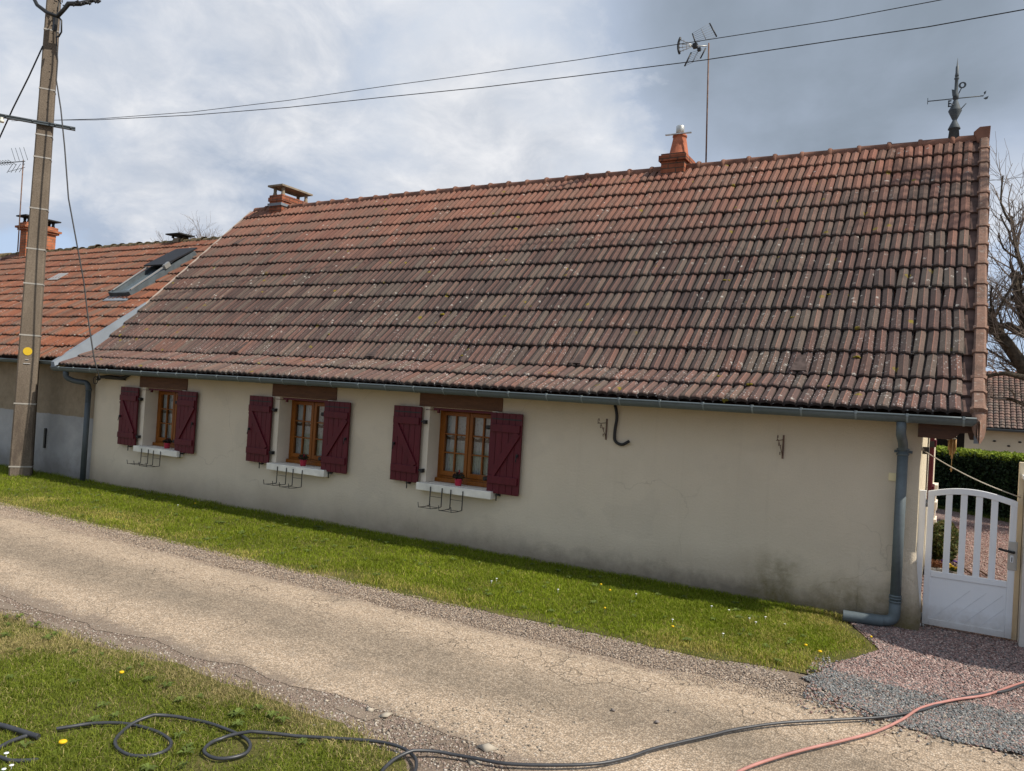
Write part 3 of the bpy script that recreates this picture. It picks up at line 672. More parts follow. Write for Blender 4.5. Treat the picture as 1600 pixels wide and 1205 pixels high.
P = scatter(60000, -.8, 1.6, -1.6, .6); P = P[inside([(-.385, -.80), (-.49, -1.06), (-.63, -1.38), (-.60, -1.52), (-.28, -1.57), (.1, -1.59), (.45, -1.58), (1.6, -1.6), (1.6, .6), (-.2, .6), (-.2, -.02), (-.72, -.02), (-.55, -.35)], P)]
kind(tag(stones('red_gravel_stones', P, .0085, [(.20, .125, .11), (.31, .205, .18), (.42, .32, .28), (.25, .17, .15), (.16, .15, .145)], 1, .013), 'loose crushed red stones spread before and under the white gate', 'gravel'), 'stuff')
P = scatter(12000, -.2, 2.2, .6, 8.5)
kind(tag(stones('driveway_stones', P, .011, [(.24, .14, .12), (.34, .21, .19), (.42, .31, .28)], 2, .013), 'loose red stones on the driveway beyond the gate', 'gravel'), 'stuff')
P = np.stack([rng.random(5000) * 2.1 - .75, rng.normal(size=5000) * .10 - 1.50], 1); P2 = np.stack([rng.random(5000) * 1.9 - .7, rng.normal(size=5000) * .13 - 2.08 + .05], 1)
kind(tag(stones('mixed_stones', np.concatenate([P, P2]), .0075, [(.20, .125, .11), (.31, .205, .18), (.14, .15, .15), (.22, .23, .23), (.36, .31, .25)], 8, .010), 'mixed red and grey chippings spilled across the gravel borders', 'gravel'), 'stuff')
P = scatter(30000, -.8, 1.4, -2.35, -1.45); P = P[inside([(-.60, -1.46), (-.28, -1.50), (.45, -1.50), (1.4, -1.56), (1.4, -2.4), (.40, -2.22), (.1, -2.28), (-.2, -2.24), (-.45, -2.06), (-.76, -1.80), (-.68, -1.62)], P)]
kind(tag(stones('grey_gravel_stones', P, .0075, [(.105, .11, .108), (.17, .175, .172), (.27, .27, .26), (.13, .13, .128), (.20, .15, .13)], 3, .010), 'loose grey chippings between the road and the red gravel', 'gravel'), 'stuff')
P = scatter(26000, -12, -.7, -2.32, -1.88)
kind(tag(stones('shoulder_stones', P, .0058, [(.42, .35, .28), (.31, .235, .175), (.23, .175, .135), (.36, .28, .21)], 4, .004), 'small stones along the road edge by the verge grass', 'gravel'), 'stuff')
P = np.concatenate([scatter(11000, -8, -1.4, -4.12, -3.76), scatter(2500, -2.9, -1.3, -4.15, -3.7)])
kind(tag(stones('dirt_stones', P, .0065, [(.38, .34, .29), (.20, .15, .12), (.15, .115, .09), (.24, .18, .15)], 5, .0), 'small stones in the dirt at the near road edge', 'gravel'), 'stuff')
P = []
for i in range(420):
    p = onZ(560 + random.random() * 300, 1085 + random.random() * 120) if i % 2 else onZ(random.choice((480, 560, 640, 690, 740, 800)) + random.gauss(0, 40), random.gauss(1135, 26)); P.append((p.x, p.y))
kind(tag(stones('rubble', np.array(P), .0095, [(.36, .31, .245), (.28, .235, .18), (.20, .165, .13)], 100, .003, .3), 'pale crumbled road fragments in the dirt beside the black hose', 'rubble'), 'stuff')
for i, (u, v, sz, lab) in enumerate([(578, 1111, .030, 'flat pale stone lying alone in the dirt left of the rubble'), (602, 1119, .032, 'squarish pale stone at the upper end of the road rubble'), (625, 1121, .028, 'small pale stone below the squarish one in the rubble'), (738, 1190, .045, 'broad pale stone just below the black hose'), (546, 1176, .030, 'grey stone half sunk in the near lawn above the hose loop'), (762, 1170, .040, 'chunk of broken tarmac at the lower road edge')]):
    p = onZ(u, v); tag(stones('stone', np.array([[p.x, p.y]]), sz * .8, [(.40, .35, .28)], 500 + i, .006, .35), lab, 'stone')
for i, (u, v, lab) in enumerate([(1026, 1131, 'largest dark pebble lying alone on the road'), (1056, 1115, 'pale pebble, right one of two close together on the road'), (958, 1112, 'short twig like pebble left on the grey middle of the road'), (912, 1125, 'tiny dark pebble farthest left on the open road'), (1178, 1116, 'small pebble on the road nearest the grey gravel'), (1046, 1112, 'pale pebble, left one of two close together on the road')]):
    p = onZ(u, v); tag(stones('pebble', np.array([[p.x, p.y]]), (.017, .010, .012, .008, .008, .009)[i], [(.20, .17, .15), (.4, .32, .25)], 300 + i, .010, .6), lab, 'pebble')

# ------------------------------------------------------------------ roofs
PROF = [(0, -.002), (.03, .012), (.06, .0165), (.42, .0265), (.465, .0285), (.51, .0275), (.54, .0245), (.80, .0165), (.835, .010), (.86, -.002), (.93, -.004)]
def tile_roof(name, x0, x1, rows, wave, mat, parent, seed=1, jit=1.0, tile_waves=2, hs=1.0, holes=()):
    """rows: list of ((y0,z0),(y1,z1)) lower and upper edge of each course"""
    r = random.Random(seed); m = MB()
    V = []; F = []; Cc = []; nwave = int(round((x1 - x0) / wave)); wave = (x1 - x0) / nwave
    for (a, b) in rows:
        a = Vector((0, *a)); b = Vector((0, *b)); d = (b - a); s = d.length; d.normalize(); nn = Vector((0, -d.z, d.y))
        k = 0
        while k < nwave:
            nw = min(tile_waves, nwave - k)
            dx0 = x0 + k * wave
            dv = r.gauss(0, .0055) * jit - (.02 if r.random() < .012 else 0); lift = abs(r.gauss(0, .0028)) * jit; skew = r.gauss(0, .006) * jit; tr = r.random()
            if any(h(dx0, a.y) for h in holes): k += nw; continue
            for w in range(nw):
                tw = r.random(); hk = hs * (.93 + .14 * r.random()); pinkamt = r.random()
                o = len(V)
                profs = PROF + [(1.0, -.002)]
                for iv, (v, base, hf) in enumerate(((0.0, -.002, .25), (0.0, .028, .62), (.014, .0285, .92), (.045, .027, 1.0), (s + .012, .0, 1.0))):
                    for (t, h) in profs:
                        xx = dx0 + (w + t) * wave + skew * (v / s) ; 
                        if iv == 1: nose = (.006 if t < .1 or t > .85 else 0)
                        else: nose = 0
                        p = a + d * (v + dv + nose) + nn * (base + lift + h * hf * hk + (0 if iv else h * .5))
                        V.append((xx, p.y, p.z))
                        crest = max(0, 1 - abs(t - .49) / .06) * (.25 + .75 * pinkamt)
                        if .5 < t < .82: crest = max(crest, .05 + .30 * max(0, pinkamt - .35))  # right facet tinted warmer, sunlight put into the colour
                        if iv <= 1: crest *= .3
                        Cc.append((tr, tw, min(1, crest), 0.0 if (t > .845 or t < .02 or iv == 0) else (.55 if iv == 1 else 1.0)))  # low alpha paints shade into the grooves and course lip
                q = len(profs)
                for iv in range(4):
                    for c in range(q - 1):
                        F.append((o + iv * q + c, o + iv * q + c + 1, o + (iv + 1) * q + c + 1, o + (iv + 1) * q + c))
            k += nw
    m.v = V; m.f = F; m.c = Cc; m.smooth = [False] * len(F)
    return m.build(name, mat, parent)

# main house -------------------------------------------------------
house = thing('house', 'long low cream house with burgundy shutters and brown tiled roof', 'house', (-5.8, 1.6, 0))
EAVE = (-.27, 1.735); BEND = (.29, 2.01); RIDGE = (3.26, 4.965)
rows = []
for i in range(2):
    a = (lerp(EAVE[0], BEND[0], i / 2), lerp(EAVE[1], BEND[1], i / 2)); b = (lerp(EAVE[0], BEND[0], (i + 1) / 2), lerp(EAVE[1], BEND[1], (i + 1) / 2)); rows.append((a, b))
NR = 13
for i in range(NR):
    rows.append(((lerp(BEND[0], RIDGE[0], i / NR), lerp(BEND[1], RIDGE[1], i / NR)), (lerp(BEND[0], RIDGE[0], (i + 1) / NR), lerp(BEND[1], RIDGE[1], (i + 1) / NR))))
XL, XR = -11.9, .12
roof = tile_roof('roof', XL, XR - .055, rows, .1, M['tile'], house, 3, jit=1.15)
def main_z(y): return lerp(EAVE[1], BEND[1], (y - EAVE[0]) / (BEND[0] - EAVE[0])) if y < BEND[0] else lerp(BEND[1], RIDGE[1], (y - BEND[0]) / (RIDGE[0] - BEND[0]))
# underside / back slope and rafters plane (closed volume)
m = MB(); th = .05
m.add([(XL, EAVE[0] + .03, EAVE[1] - .03), (XR, EAVE[0] + .03, EAVE[1] - .03), (XR, BEND[0], BEND[1] - .04), (XL, BEND[0], BEND[1] - .04), (XR, RIDGE[0], RIDGE[1] - .04), (XL, RIDGE[0], RIDGE[1] - .04),
       (XR, 6.75, 1.75), (XL, 6.75, 1.75), (XR, -.05, 1.66), (XL, -.05, 1.66)], [(0, 1, 2, 3), (3, 2, 4, 5), (5, 4, 6, 7), (0, 9, 8, 1)])
m.build('roof_deck', M['beam'], roof)
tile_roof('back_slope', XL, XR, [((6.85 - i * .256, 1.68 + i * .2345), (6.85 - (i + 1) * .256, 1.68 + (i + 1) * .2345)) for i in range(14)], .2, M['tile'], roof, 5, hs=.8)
# ridge caps with collars
m = MB(); k = 0; x = XL + .05
while x < XR - .02:
    L_ = .335; x2 = min(x + L_, XR + .01); dz = random.gauss(0, .004)
    def arc(xx, r, dz=dz): return [(xx, 3.27 + r * 1.05 * cos(t), 4.955 + dz + r * sin(t)) for t in [pi * (q / 10) for q in range(-1, 12)]]
    ring = [arc(x, .072), arc(x2 - .05, .068), arc(x2 - .05, .084), arc(x2 - .035, .09), arc(x2 - .01, .086), arc(x2, .074)]
    vs = [p for a in ring for p in a]; q = len(ring[0])
    m.add(vs, [(i * q + j, i * q + j + 1, (i + 1) * q + j + 1, (i + 1) * q + j) for i in range(5) for j in range(q - 1)], None, True)
    x = x2 + .0; k += 1
m.build('ridge_cap', M['ridge'], roof)
# rake tiles down the right verge, one per course with a collar at the lower end
m = MB()
for (a, b) in rows:
    a3 = Vector((0, *a)); b3 = Vector((0, *b)); d = (b3 - a3).normalized(); s = (b3 - a3).length; nn = Vector((0, -d.z, d.y)); j = random.gauss(0, .003)
    def sec(v, g):
        c = a3 + d * v
        pts = [(-.045 - g, .03), (-.045 - g, .052 + g), (-.03, .066 + g), (.03, .066 + g), (.047 + g, .050 + g), (.047 + g, -.10)]
        return [tuple(Vector((XR + .045 + px + j, 0, 0)) + c + nn * pn) for px, pn in pts]
    sections = [sec(-.012, .010), sec(.022, .012), sec(.024, .002), sec(s + .01, -.003)]
    vs = [p for q in sections for p in q]; q = 6
    m.add(vs, [(i * q + jj, i * q + jj + 1, (i + 1) * q + jj + 1, (i + 1) * q + jj) for i in range(3) for jj in range(q - 1)] + [(5, 4, 3, 2, 1, 0)])
# rounded foot
c0 = Vector((XR + .045, EAVE[0], EAVE[1]))
secs = []
for t, wx, hz in ((0, .047, .06), (.03, .047, .05), (.06, .038, .02), (.085, .022, -.03), (.10, .008, -.07)):
    y = c0.y - t * .9; z = c0.z + .03 - t * 1.0
    secs.append([(c0.x - wx, y, z - .05 - t * .5), (c0.x - wx, y, z + .015), (c0.x - wx * .6, y, z + .035), (c0.x + wx * .6, y, z + .035), (c0.x + wx, y, z + .015), (c0.x + wx, y, z - .10 - t * .4)])
vs = [p for s_ in secs for p in s_]
m.add(vs, [(i * 6 + jj + 1, i * 6 + jj, (i + 1) * 6 + jj, (i + 1) * 6 + jj + 1) for i in range(4) for jj in range(5)] + [(24, 25, 26, 27, 28, 29)], None, True)
m.build('rake_tile', M['rake'], roof)
m = MB()
for (a, b) in rows:
    a3 = Vector((0, *a)); b3 = Vector((0, *b)); d = (b3 - a3).normalized(); s = (b3 - a3).length; nn = Vector((0, -d.z, d.y)); tw = (random.random(), random.random(), 0)
    vs = [Vector((x_, 0, 0)) + a3 + d * v + nn * h for v, h in ((0, -.002), (0, .030), (s + .01, .006)) for x_ in (XR - .068, XR + .03)]
    m.add(vs, [(0, 1, 3, 2), (2, 3, 5, 4)], tw)
m.build('verge_tile', simple('verge_clay', (.095, .058, .047), .85, .2, var=.5, scale=5, bump=.002), roof)
m = MB(); m.prism([(.10, 4.90), (.215, 4.88), (.222, 5.085), (.115, 5.085), (.055, 5.03)], 3.16, 3.36, 'y')
m.build('ridge_end', M['ridge'], roof, .006)
# mansard board under the rake on the gable
m = MB(); m.add([(.10, EAVE[0] + .05, EAVE[1] - .05), (.10, BEND[0], BEND[1] - .06), (.10, RIDGE[0], RIDGE[1] - .07), (.10, RIDGE[0], RIDGE[1] - .2), (.10, BEND[0] + .05, BEND[1] - .2), (.10, EAVE[0] + .05, EAVE[1] - .12)], [(0, 1, 2, 3, 4, 5)])
m.build('barge_board', M['beam'], roof)
# vent tiles
for i, (x, row) in enumerate([(-1.23, 3), (-3.45, 3), (-6.22, 3), (-8.65, 3), (-10.75, 3), (-11.26, 11)]):
    a, b = rows[row - 1 if row < 5 else row]; a3 = Vector((0, *a)); b3 = Vector((0, *b)); d = (b3 - a3).normalized(); nn = Vector((0, -d.z, d.y))
    m = MB(); c = a3 + Vector((x, 0, 0)); w = .085
    base = [c + d * .30 + nn * .03, ]
    vs = [c + Vector((-w, 0, 0)) + d * .02 + nn * .03, c + Vector((w, 0, 0)) + d * .02 + nn * .03, c + Vector((w * .8, 0, 0)) + d * .02 + nn * .062, c + Vector((-w * .8, 0, 0)) + d * .02 + nn * .062,
          c + Vector((-w * .6, 0, 0)) + d * .27 + nn * .03, c + Vector((w * .6, 0, 0)) + d * .27 + nn * .03]
    vs2 = [c + Vector((-w * .65, 0, 0)) + d * .018 + nn * .036, c + Vector((w * .65, 0, 0)) + d * .018 + nn * .036, c + Vector((w * .5, 0, 0)) + d * .018 + nn * .055, c + Vector((-w * .5, 0, 0)) + d * .018 + nn * .055]
    m.add(vs, [(0, 1, 2, 3), (3, 2, 5, 4), (0, 3, 4), (1, 5, 2)], (.3, .2, .0)); m.build('vent_tile', M['vent'], roof)
    MB().add(vs2, [(0, 1, 2, 3)]).build('vent_mouth', M['black_plastic'], roof)
# moss cushions
mv = MB()
for (x, y) in [(-.77, .45), (-1.11, 1.12), (-1.39, .86), (-2.66, .55), (-4.4, 1.0), (-3.2, 1.5), (-2.2, 1.32), (-1.9, .15), (-.9, .05), (-5.6, .9), (-7.2, .6), (-1.6, .0), (-2.9, 1.3), (-4.9, .35)]:
    z = main_z(y) + .035; r0 = random.uniform(.012, .026)
    for _ in range(7):
        mv.lathe([(.001, -.3 * r0), (r0 * .8, 0), (r0 * .75, r0 * .4), (.001, r0 * .7)], (x + random.gauss(0, r0 * .8), y + random.gauss(0, r0 * .6), z + random.gauss(0, .004)), 7)
mv.each('moss_cushion', simple('moss', (.20, .16, .02), .95, .1, var=.4, scale=60, bump=.004), roof, per=7)

# walls of the main house ------------------------------------------
WX0, WX1, WT = -11.36, -.215, 1.70
WINS = [(-10.13, -9.32, -.016), (-7.415, -6.60, -.008), (-5.065, -4.25, 0.0)]     # opening x0, x1 and height shift
SZ0, SZ1 = .670, 1.505
m = MB(); xs = [WX0] + [x for w in WINS for x in w[:2]] + [WX1]
for i in range(len(xs) - 1):
    if i % 2 == 0: m.add([(xs[i], 0, -.05), (xs[i + 1], 0, -.05), (xs[i + 1], 0, WT), (xs[i], 0, WT)], [(0, 1, 2, 3)])
    else:
        dz = WINS[i // 2][2]
        m.add([(xs[i], 0, -.05), (xs[i + 1], 0, -.05), (xs[i + 1], 0, SZ0 + dz), (xs[i], 0, SZ0 + dz)], [(0, 1, 2, 3)])
        m.add([(xs[i], 0, SZ1 + dz), (xs[i + 1], 0, SZ1 + dz), (xs[i + 1], 0, WT), (xs[i], 0, WT)], [(0, 1, 2, 3)])
m.build('front_wall', M['wall'], house)
m = MB()
m.add([(WX1, 0, -.05), (WX1, 6.5, -.05), (WX1, 6.5, 1.85), (WX1, 3.26, 4.9), (WX1, .29, 1.95), (WX1, 0, 1.80)], [(0, 1, 2, 3, 4, 5)])
m.build('gable_wall', M['wall_side'], house)
m = MB()
m.add([(WX0, 0, -.05), (WX0, 6.5, -.05), (WX0, 6.5, 1.85), (WX0, 3.26, 4.9), (WX0, .29, 1.95), (WX0, 0, 1.80)], [(5, 4, 3, 2, 1, 0)])
m.add([(WX0, 6.5, -.05), (WX1, 6.5, -.05), (WX1, 6.5, 2.0), (WX0, 6.5, 2.0)], [(3, 2, 1, 0)])
m.build('back_wall', M['wall_side'], house)
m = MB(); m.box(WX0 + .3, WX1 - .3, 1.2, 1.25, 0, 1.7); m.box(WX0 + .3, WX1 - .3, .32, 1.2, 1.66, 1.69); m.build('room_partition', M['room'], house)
# swollen plaster foot at the right corner
m = MB(); prof = [(0.0, .62), (.012, .45), (.035, .25), (.055, .10), (.05, -.02)]
for i in range(len(prof) - 1):
    (o1, z1), (o2, z2) = prof[i], prof[i + 1]
    m.add([(-.62, -.002 - o1 * .1, z1), (-.25, -.004 - o1, z1), (WX1 + .002 + o1, -.004 - o1 * .7, z1), (WX1 + .004 + o1, .5, z1), (-.62, -.002 - o2 * .1, z2), (-.25, -.004 - o2, z2), (WX1 + .002 + o2, -.004 - o2 * .7, z2), (WX1 + .004 + o2, .5, z2)],
          [(0, 4, 5, 1), (1, 5, 6, 2), (2, 6, 7, 3)], None, True)
m.build('plaster_foot', M['wall'], house)

def flip_faces(o):
    o.data.flip_normals()
# windows ----------------------------------------------------------
def window(x0, x1, dz, idx):
    z0, z1 = SZ0 + dz, SZ1 + dz; D = .20
    w = MB(); w.box(x0, x1, D, D + .06, z0, z0 + .03); 
    f = .040
    w.box(x0, x0 + f, D, D + .05, z0 + .03, z1); w.box(x1 - f, x1, D, D + .05, z0 + .03, z1); w.box(x0 + f, x1 - f, D, D + .05, z1 - f, z1); w.box(x0 + f, x1 - f, D, D + .05, z0 + .03, z0 + .03 + f)
    win = w.build('window', M['frame'], house, .004)
    xm = (x0 + x1) / 2; a0, a1 = z0 + .073, z1 - f - .003
    for s, (c0, c1) in enumerate(((x0 + f + .003, xm - .004), (xm + .004, x1 - f - .003))):
        q = MB(); t = .042; y0, y1 = D - .012, D + .036
        q.box(c0, c0 + t, y0, y1, a0, a1); q.box(c1 - t, c1, y0, y1, a0, a1); q.box(c0 + t, c1 - t, y0, y1, a0, a0 + t + .01); q.box(c0 + t, c1 - t, y0, y1, a1 - t, a1)
        h = (a1 - t) - (a0 + t + .01)
        q.box((c0 + c1) / 2 - .009, (c0 + c1) / 2 + .009, y0 + .006, y1 - .006, a0 + t + .01, a1 - t)
        for k_ in (1, 2):
            zz = a0 + t + .01 + h * k_ / 3; q.box(c0 + t, (c0 + c1) / 2 - .009, y0 + .007, y1 - .007, zz - .008, zz + .008); q.box((c0 + c1) / 2 + .009, c1 - t, y0 + .007, y1 - .007, zz - .008, zz + .008)
        q.build('casement', M['frame'], win, .003)
        MB().add([(c0 + t, D + .012, a0 + t), (c1 - t, D + .012, a0 + t), (c1 - t, D + .012, a1 - t), (c0 + t, D + .012, a1 - t)], [(0, 1, 2, 3)]).build('pane', M['glass'], win)
        # lace valance and lower curtain, scalloped hems
        cu = MB(); n = 40; A = c0 + .02; B = c1 - .02
        top = []; bot = []
        for k_ in range(n + 1):
            xx = lerp(A, B, k_ / n); yy = D + .046 + .006 * sin(k_ * 1.1 + s); sc_ = abs(sin(k_ / n * pi * 3))
            top.append((xx, yy, a1 - .03)); bot.append((xx, yy, a1 - .03 - h * .36 - .030 * sc_))
        cu.add(top + bot, [(k_, k_ + 1, n + 2 + k_, n + 1 + k_) for k_ in range(n)], None, True)
        top = []; bot = []
        for k_ in range(n + 1):
            xx = lerp(A, B, k_ / n); yy = D + .050 + .007 * sin(k_ * 1.3 + s * 2 + idx)
            top.append((xx, yy, a0 + t + h * .58 + .004 * sin(k_ * 2.2))); bot.append((xx, yy, a0 + t - .02))
        cu.add(top + bot, [(k_, k_ + 1, n + 2 + k_, n + 1 + k_) for k_ in range(n)], None, True)
        cu.build('curtain', M['lace'], win)
    # reveals
    r = MB()
    r.add([(x0, 0, z0), (x0, D + .05, z0), (x0, D + .05, z1), (x0, 0, z1)], [(0, 1, 2, 3)]); r.add([(x1, 0, z0), (x1, D + .05, z0), (x1, D + .05, z1), (x1, 0, z1)], [(3, 2, 1, 0)])
    r.add([(x0, 0, z1), (x0, D + .05, z1), (x1, D + .05, z1), (x1, 0, z1)], [(0, 1, 2, 3)])
    r.box(x0 - .075, x0 - .001, -.006, -.001, z0, z1 + .004); r.box(x1 + .001, x1 + .075, -.006, -.001, z0, z1 + .004)
    r.build('reveal', M['reveal'], win)
    MB().box(x0 - .06, x1 + .10, -.105, D + .02, z0 - .085, z0 - .002).build('window_sill', M['sill'], win, .006)
    MB().box(x0 + .001, x1 - .001, D - .045, D - .001, z0, z0 + .045).build('sill_board', M['frame'], win, .004)
    b = MB(); b.box(x0 + .03, x1 - .002, .02, .055, z1 - .028, z1 - .002); b.tube([(x0 - .05, -.02, z1 - .03), (x0 + .10, .03, z1 - .03)], .0035, 6); b.box(x0 + .085, x0 + .11, .01, .035, z1 - .06, z1 - .02)
    b.build('security_bar', M['burgundy'], win)
    lx0, lx1 = [(-10.277, -9.221), (-7.555, -6.463), (-5.215, -4.130)][idx]
    l = MB(); l.box(lx0, lx1, -.014, .10, z1 + .004, z1 + .162); l.build('lintel', M['lintel'], house, .006)

def shutter(xc0, xc1, dz, side, idx):
    # built round its hinge edge; slightly open from the wall
    z0, z1 = .652 + dz, 1.500 + dz; w = xc1 - xc0; sh = MB(); n = 5
    hx = xc1 if side < 0 else xc0
    for k_ in range(n):
        a = xc0 + w * k_ / n; b = a + w / n - .0035; sh.box(a, b, -.062, -.040, z0 + random.uniform(-.001, .001), z1)
    sh.box(xc0 + .004, xc1 - .004, -.044, -.036, z0 + .01, z1 - .01)
    s = sh.build('shutter', M['burgundy'], house, .003)
    r = MB(); r.box(xc0 + .012, xc1 - .018, -.082, -.0625, z0 + .105, z0 + .185); r.box(xc0 + .012, xc1 - .018, -.082, -.0625, z1 - .200, z1 - .120)
    a = Vector((hx + side * .055, -.072, z0 + .19)); b = Vector((hx + side * (w - .04), -.072, z1 - .205)); d = (b - a); nrm = Vector((-d.z, 0, d.x)).normalized() * .037
    r.each('ledge', M['burgundy'], s, .003)
    m_ = MB(); pts = [a - nrm, b - nrm, b + nrm, a + nrm]
    m_.add([(p.x, y_, p.z) for y_ in (-.0805, -.0635) for p in pts], [(0, 1, 2, 3), (7, 6, 5, 4), (0, 4, 5, 1), (1, 5, 6, 2), (2, 6, 7, 3), (3, 7, 4, 0)])
    m_.build('brace', M['burgundy'], s, .003)
    k = MB()
    for zz in (z1 - .065, z0 + .07):
        if zz > 1: k.box(xc0 + .02, xc1 - .008, -.0655, -.0626, zz - .007, zz + .007)
    for zz in (z1 - .16, z0 + .145):
        k.box(hx - (.012 if side < 0 else .055), hx + (.055 if side < 0 else .012), -.058, -.046, zz - .011, zz + .011); k.box(hx + (.028 if side < 0 else -.05), hx + (.05 if side < 0 else -.028), -.060, -.004, zz - .026, zz + .016)
    fx = xc0 + .035 if side < 0 else xc1 - .035
    k.box(fx - .010, fx + .010, -.085, -.0625, z0 + .40, z0 + .43); k.tube([(fx, -.085, z0 + .415), (fx, -.098, z0 + .35)], .005, 6)
    k.each('hinge', M['black_iron'], s)
    c = MB(); cx = lerp(xc0, xc1, .62 if side < 0 else .32); c.box(cx - .018, cx + .018, -.055, -.001, z0 - .022, z0 - .010); c.box(cx - .005, cx + .005, -.062, -.054, z0 - .075, z0 + .005); c.tube([(cx + .02, -.05, z0 - .016), (cx + .045, -.05, z0 - .02)], .006, 6)
    c.build('shutter_catch', M['black_iron'], house)

SH = [((-10.635, -10.222), (-9.335, -8.945)), ((-7.905, -7.497), (-6.597, -6.192)), ((-5.532, -5.140), (-4.235, -3.848))]
for i, (x0, x1, dz) in enumerate(WINS):
    window(x0, x1, dz, i); shutter(*SH[i][0], dz, -1, i); shutter(*SH[i][1], dz, 1, i)

# gutter -----------------------------------------------------------
def gutter(x0, x1, yc, zt, r, name, parent, straps, mat=M['zinc']):
    m = MB(); n = 12; ths = [pi + pi * k_ / n for k_ in range(n + 1)]
    secs = []
    for x in np.linspace(x0, x1, 40):
        sag = .004 * sin(x * .7)
        o = [(x, yc + r * cos(t), zt + sag + r * sin(t)) for t in ths]; i_ = [(x, yc + (r - .004) * cos(t), zt + sag + (r - .004) * sin(t)) for t in reversed(ths)]
        secs.append(o + i_)
    q = len(secs[0]); vs = [p for s_ in secs for p in s_]
    m.add(vs, [(i * q + (j + 1) % q, i * q + j, (i + 1) * q + j, (i + 1) * q + (j + 1) % q) for i in range(len(secs) - 1) for j in range(q)], None, True)
    for x in (x0, x1): m.add([(x, yc + r * cos(t), zt + r * sin(t)) for t in ths], [tuple(range(n + 1))])
    m.tube([(x, yc - r - .001, zt + .004 * sin(x * .7)) for x in np.linspace(x0, x1, 40)], .009, 8)
    g = m.build(name, mat, parent)
    s = MB()
    for x in straps:
        ring = [(x + dx, yc + (r + .004) * cos(t), zt + (r + .004) * sin(t)) for dx in (-.007, .007) for t in ths[:-1]]; n1 = len(ths) - 1
        s.add(ring, [(j, j + 1, n1 + j + 1, n1 + j) for j in range(n1 - 1)], None, True)
        s.box(x - .009, x + .009, yc - r - .013, yc - r + .006, zt - .012, zt + .013)
    if straps: s.each('gutter_bracket', M['strap'], g, per=2)
    return g
straps = []; x = -11.75
while x < .1: straps.append(x + random.gauss(0, .012)); x += .395
gutter(-11.96, .15, -.305, 1.715, .058, 'gutter', house, straps)
# soffit board behind the gutter
MB().box(XL + .02, -.25, -.235, -.22, 1.665, 1.72).build('fascia', M['zinc_dark'], house)
# carved beam end under the right overhang
m = MB(); m.prism([(-.235, 1.55), (-.02, 1.545), (.02, 1.565), (.05, 1.60), (.10, 1.605), (.115, 1.555), (.155, 1.555), (.155, 1.665), (-.235, 1.665)], -.20, -.06, 'y'); m.build('eave_beam', M['beam'], house, .004)
MB().box(.14, .17, -.23, -.18, 1.53, 1.60).build('gutter_stop', M['zinc_light'], house)
# downpipes
def bend(pts, k=6):
    pts = [Vector(p) for p in pts]; out = [pts[0]]
    for i in range(1, len(pts) - 1):
        a, b, c = pts[i - 1], pts[i], pts[i + 1]; r = min((a - b).length, (c - b).length) * .45
        p = b + (a - b).normalized() * r; q = b + (c - b).normalized() * r
        for j in range(k + 1): t = j / k; out.append((1 - t) ** 2 * p + 2 * t * (1 - t) * b + t * t * q)
    out.append(pts[-1]); return out
dpx = -.338
m = MB(); m.tube(bend([(dpx - .01, -.305, 1.66), (dpx - .01, -.30, 1.56), (dpx, -.13, 1.49), (dpx, -.09, 1.43)], 5), .036, 14)
m.tube([(dpx, -.09, 1.45), (dpx, -.09, .20)], .040, 16); m.tube(bend([(dpx, -.09, .22), (dpx, -.09, .07), (dpx - .14, -.11, .055)], 6), .043, 16)
m.tube([(dpx - .08, -.105, .058), (dpx - .37, -.15, .055)], .046, 18, cap=False); m.tube([(dpx - .37, -.15, .055), (dpx - .08, -.105, .058)], .042, 18, cap=False)
dp = m.build('downpipe', M['zinc'], house)
m = MB()
for z in (1.44, 1.40, .27, .25, .225): m.lathe([(.041, -.008), (.047, -.006), (.047, .006), (.041, .008)], (dpx, -.09, z), 18)
m.box(dpx - .065, dpx + .065, -.05, -.001, 1.41, 1.43); m.each('pipe_collar', M['zinc'], dp)
lx = -11.385
m = MB(); m.tube(bend([(lx - .26, -.305, 1.66), (lx - .26, -.30, 1.57), (lx - .20, -.22, 1.52), (lx - .04, -.10, 1.50), (lx, -.09, 1.43), (lx, -.09, 1.2)], 5), .040, 14); m.tube([(lx, -.09, 1.42), (lx, -.09, -.02)], .040, 16)
dl = m.build('downpipe', M['zinc_dark'], house)
MB().lathe([(.041, -.02), (.046, -.018), (.046, .018), (.041, .02)], (lx, -.09, 1.40), 16).build('pipe_collar', M['zinc_dark'], dl)
# flashing between the two roofs, left verge
def neigh_z(y): return 1.84 + (y + .2) * (4.47 - 1.84) / 3.46
m = MB(); ys = list(np.linspace(-.34, 1.12, 14)); vs = []
for y in ys:
    mz = main_z(max(y, EAVE[0])) - max(0, EAVE[0] - y) * .5; nz_ = neigh_z(y); zt = max(mz, nz_) + .05; wdt = lerp(.09, .035, (y + .34) / 1.46)
    vs += [(XL - wdt - .004, y, min(nz_, mz) - .01), (XL - wdt, y, zt + .012), (XL - .012, y, zt + .006), (XL + .012, y, mz + .028)]
m.add(vs, [(i * 4 + j, i * 4 + j + 1, (i + 1) * 4 + j + 1, (i + 1) * 4 + j) for i in range(len(ys) - 1) for j in range(3)] + [(3, 2, 1, 0)])
m.build('flashing', M['zinc_light'], house)
m = MB(); m.add([(XL - .03, 1.05, main_z(1.05) + .06), (XL + .01, 1.05, main_z(1.05) + .045), (XL + .01, 3.2, main_z(3.2) + .045), (XL - .03, 3.2, main_z(3.2) + .055), (XL - .03, 1.05, main_z(1.05) - .3), (XL - .03, 3.2, main_z(3.2) - .5)], [(0, 1, 2, 3), (0, 3, 5, 4)])
m.build('verge_mortar', simple('mortar', (.36, .30, .25), .9, .1), house)
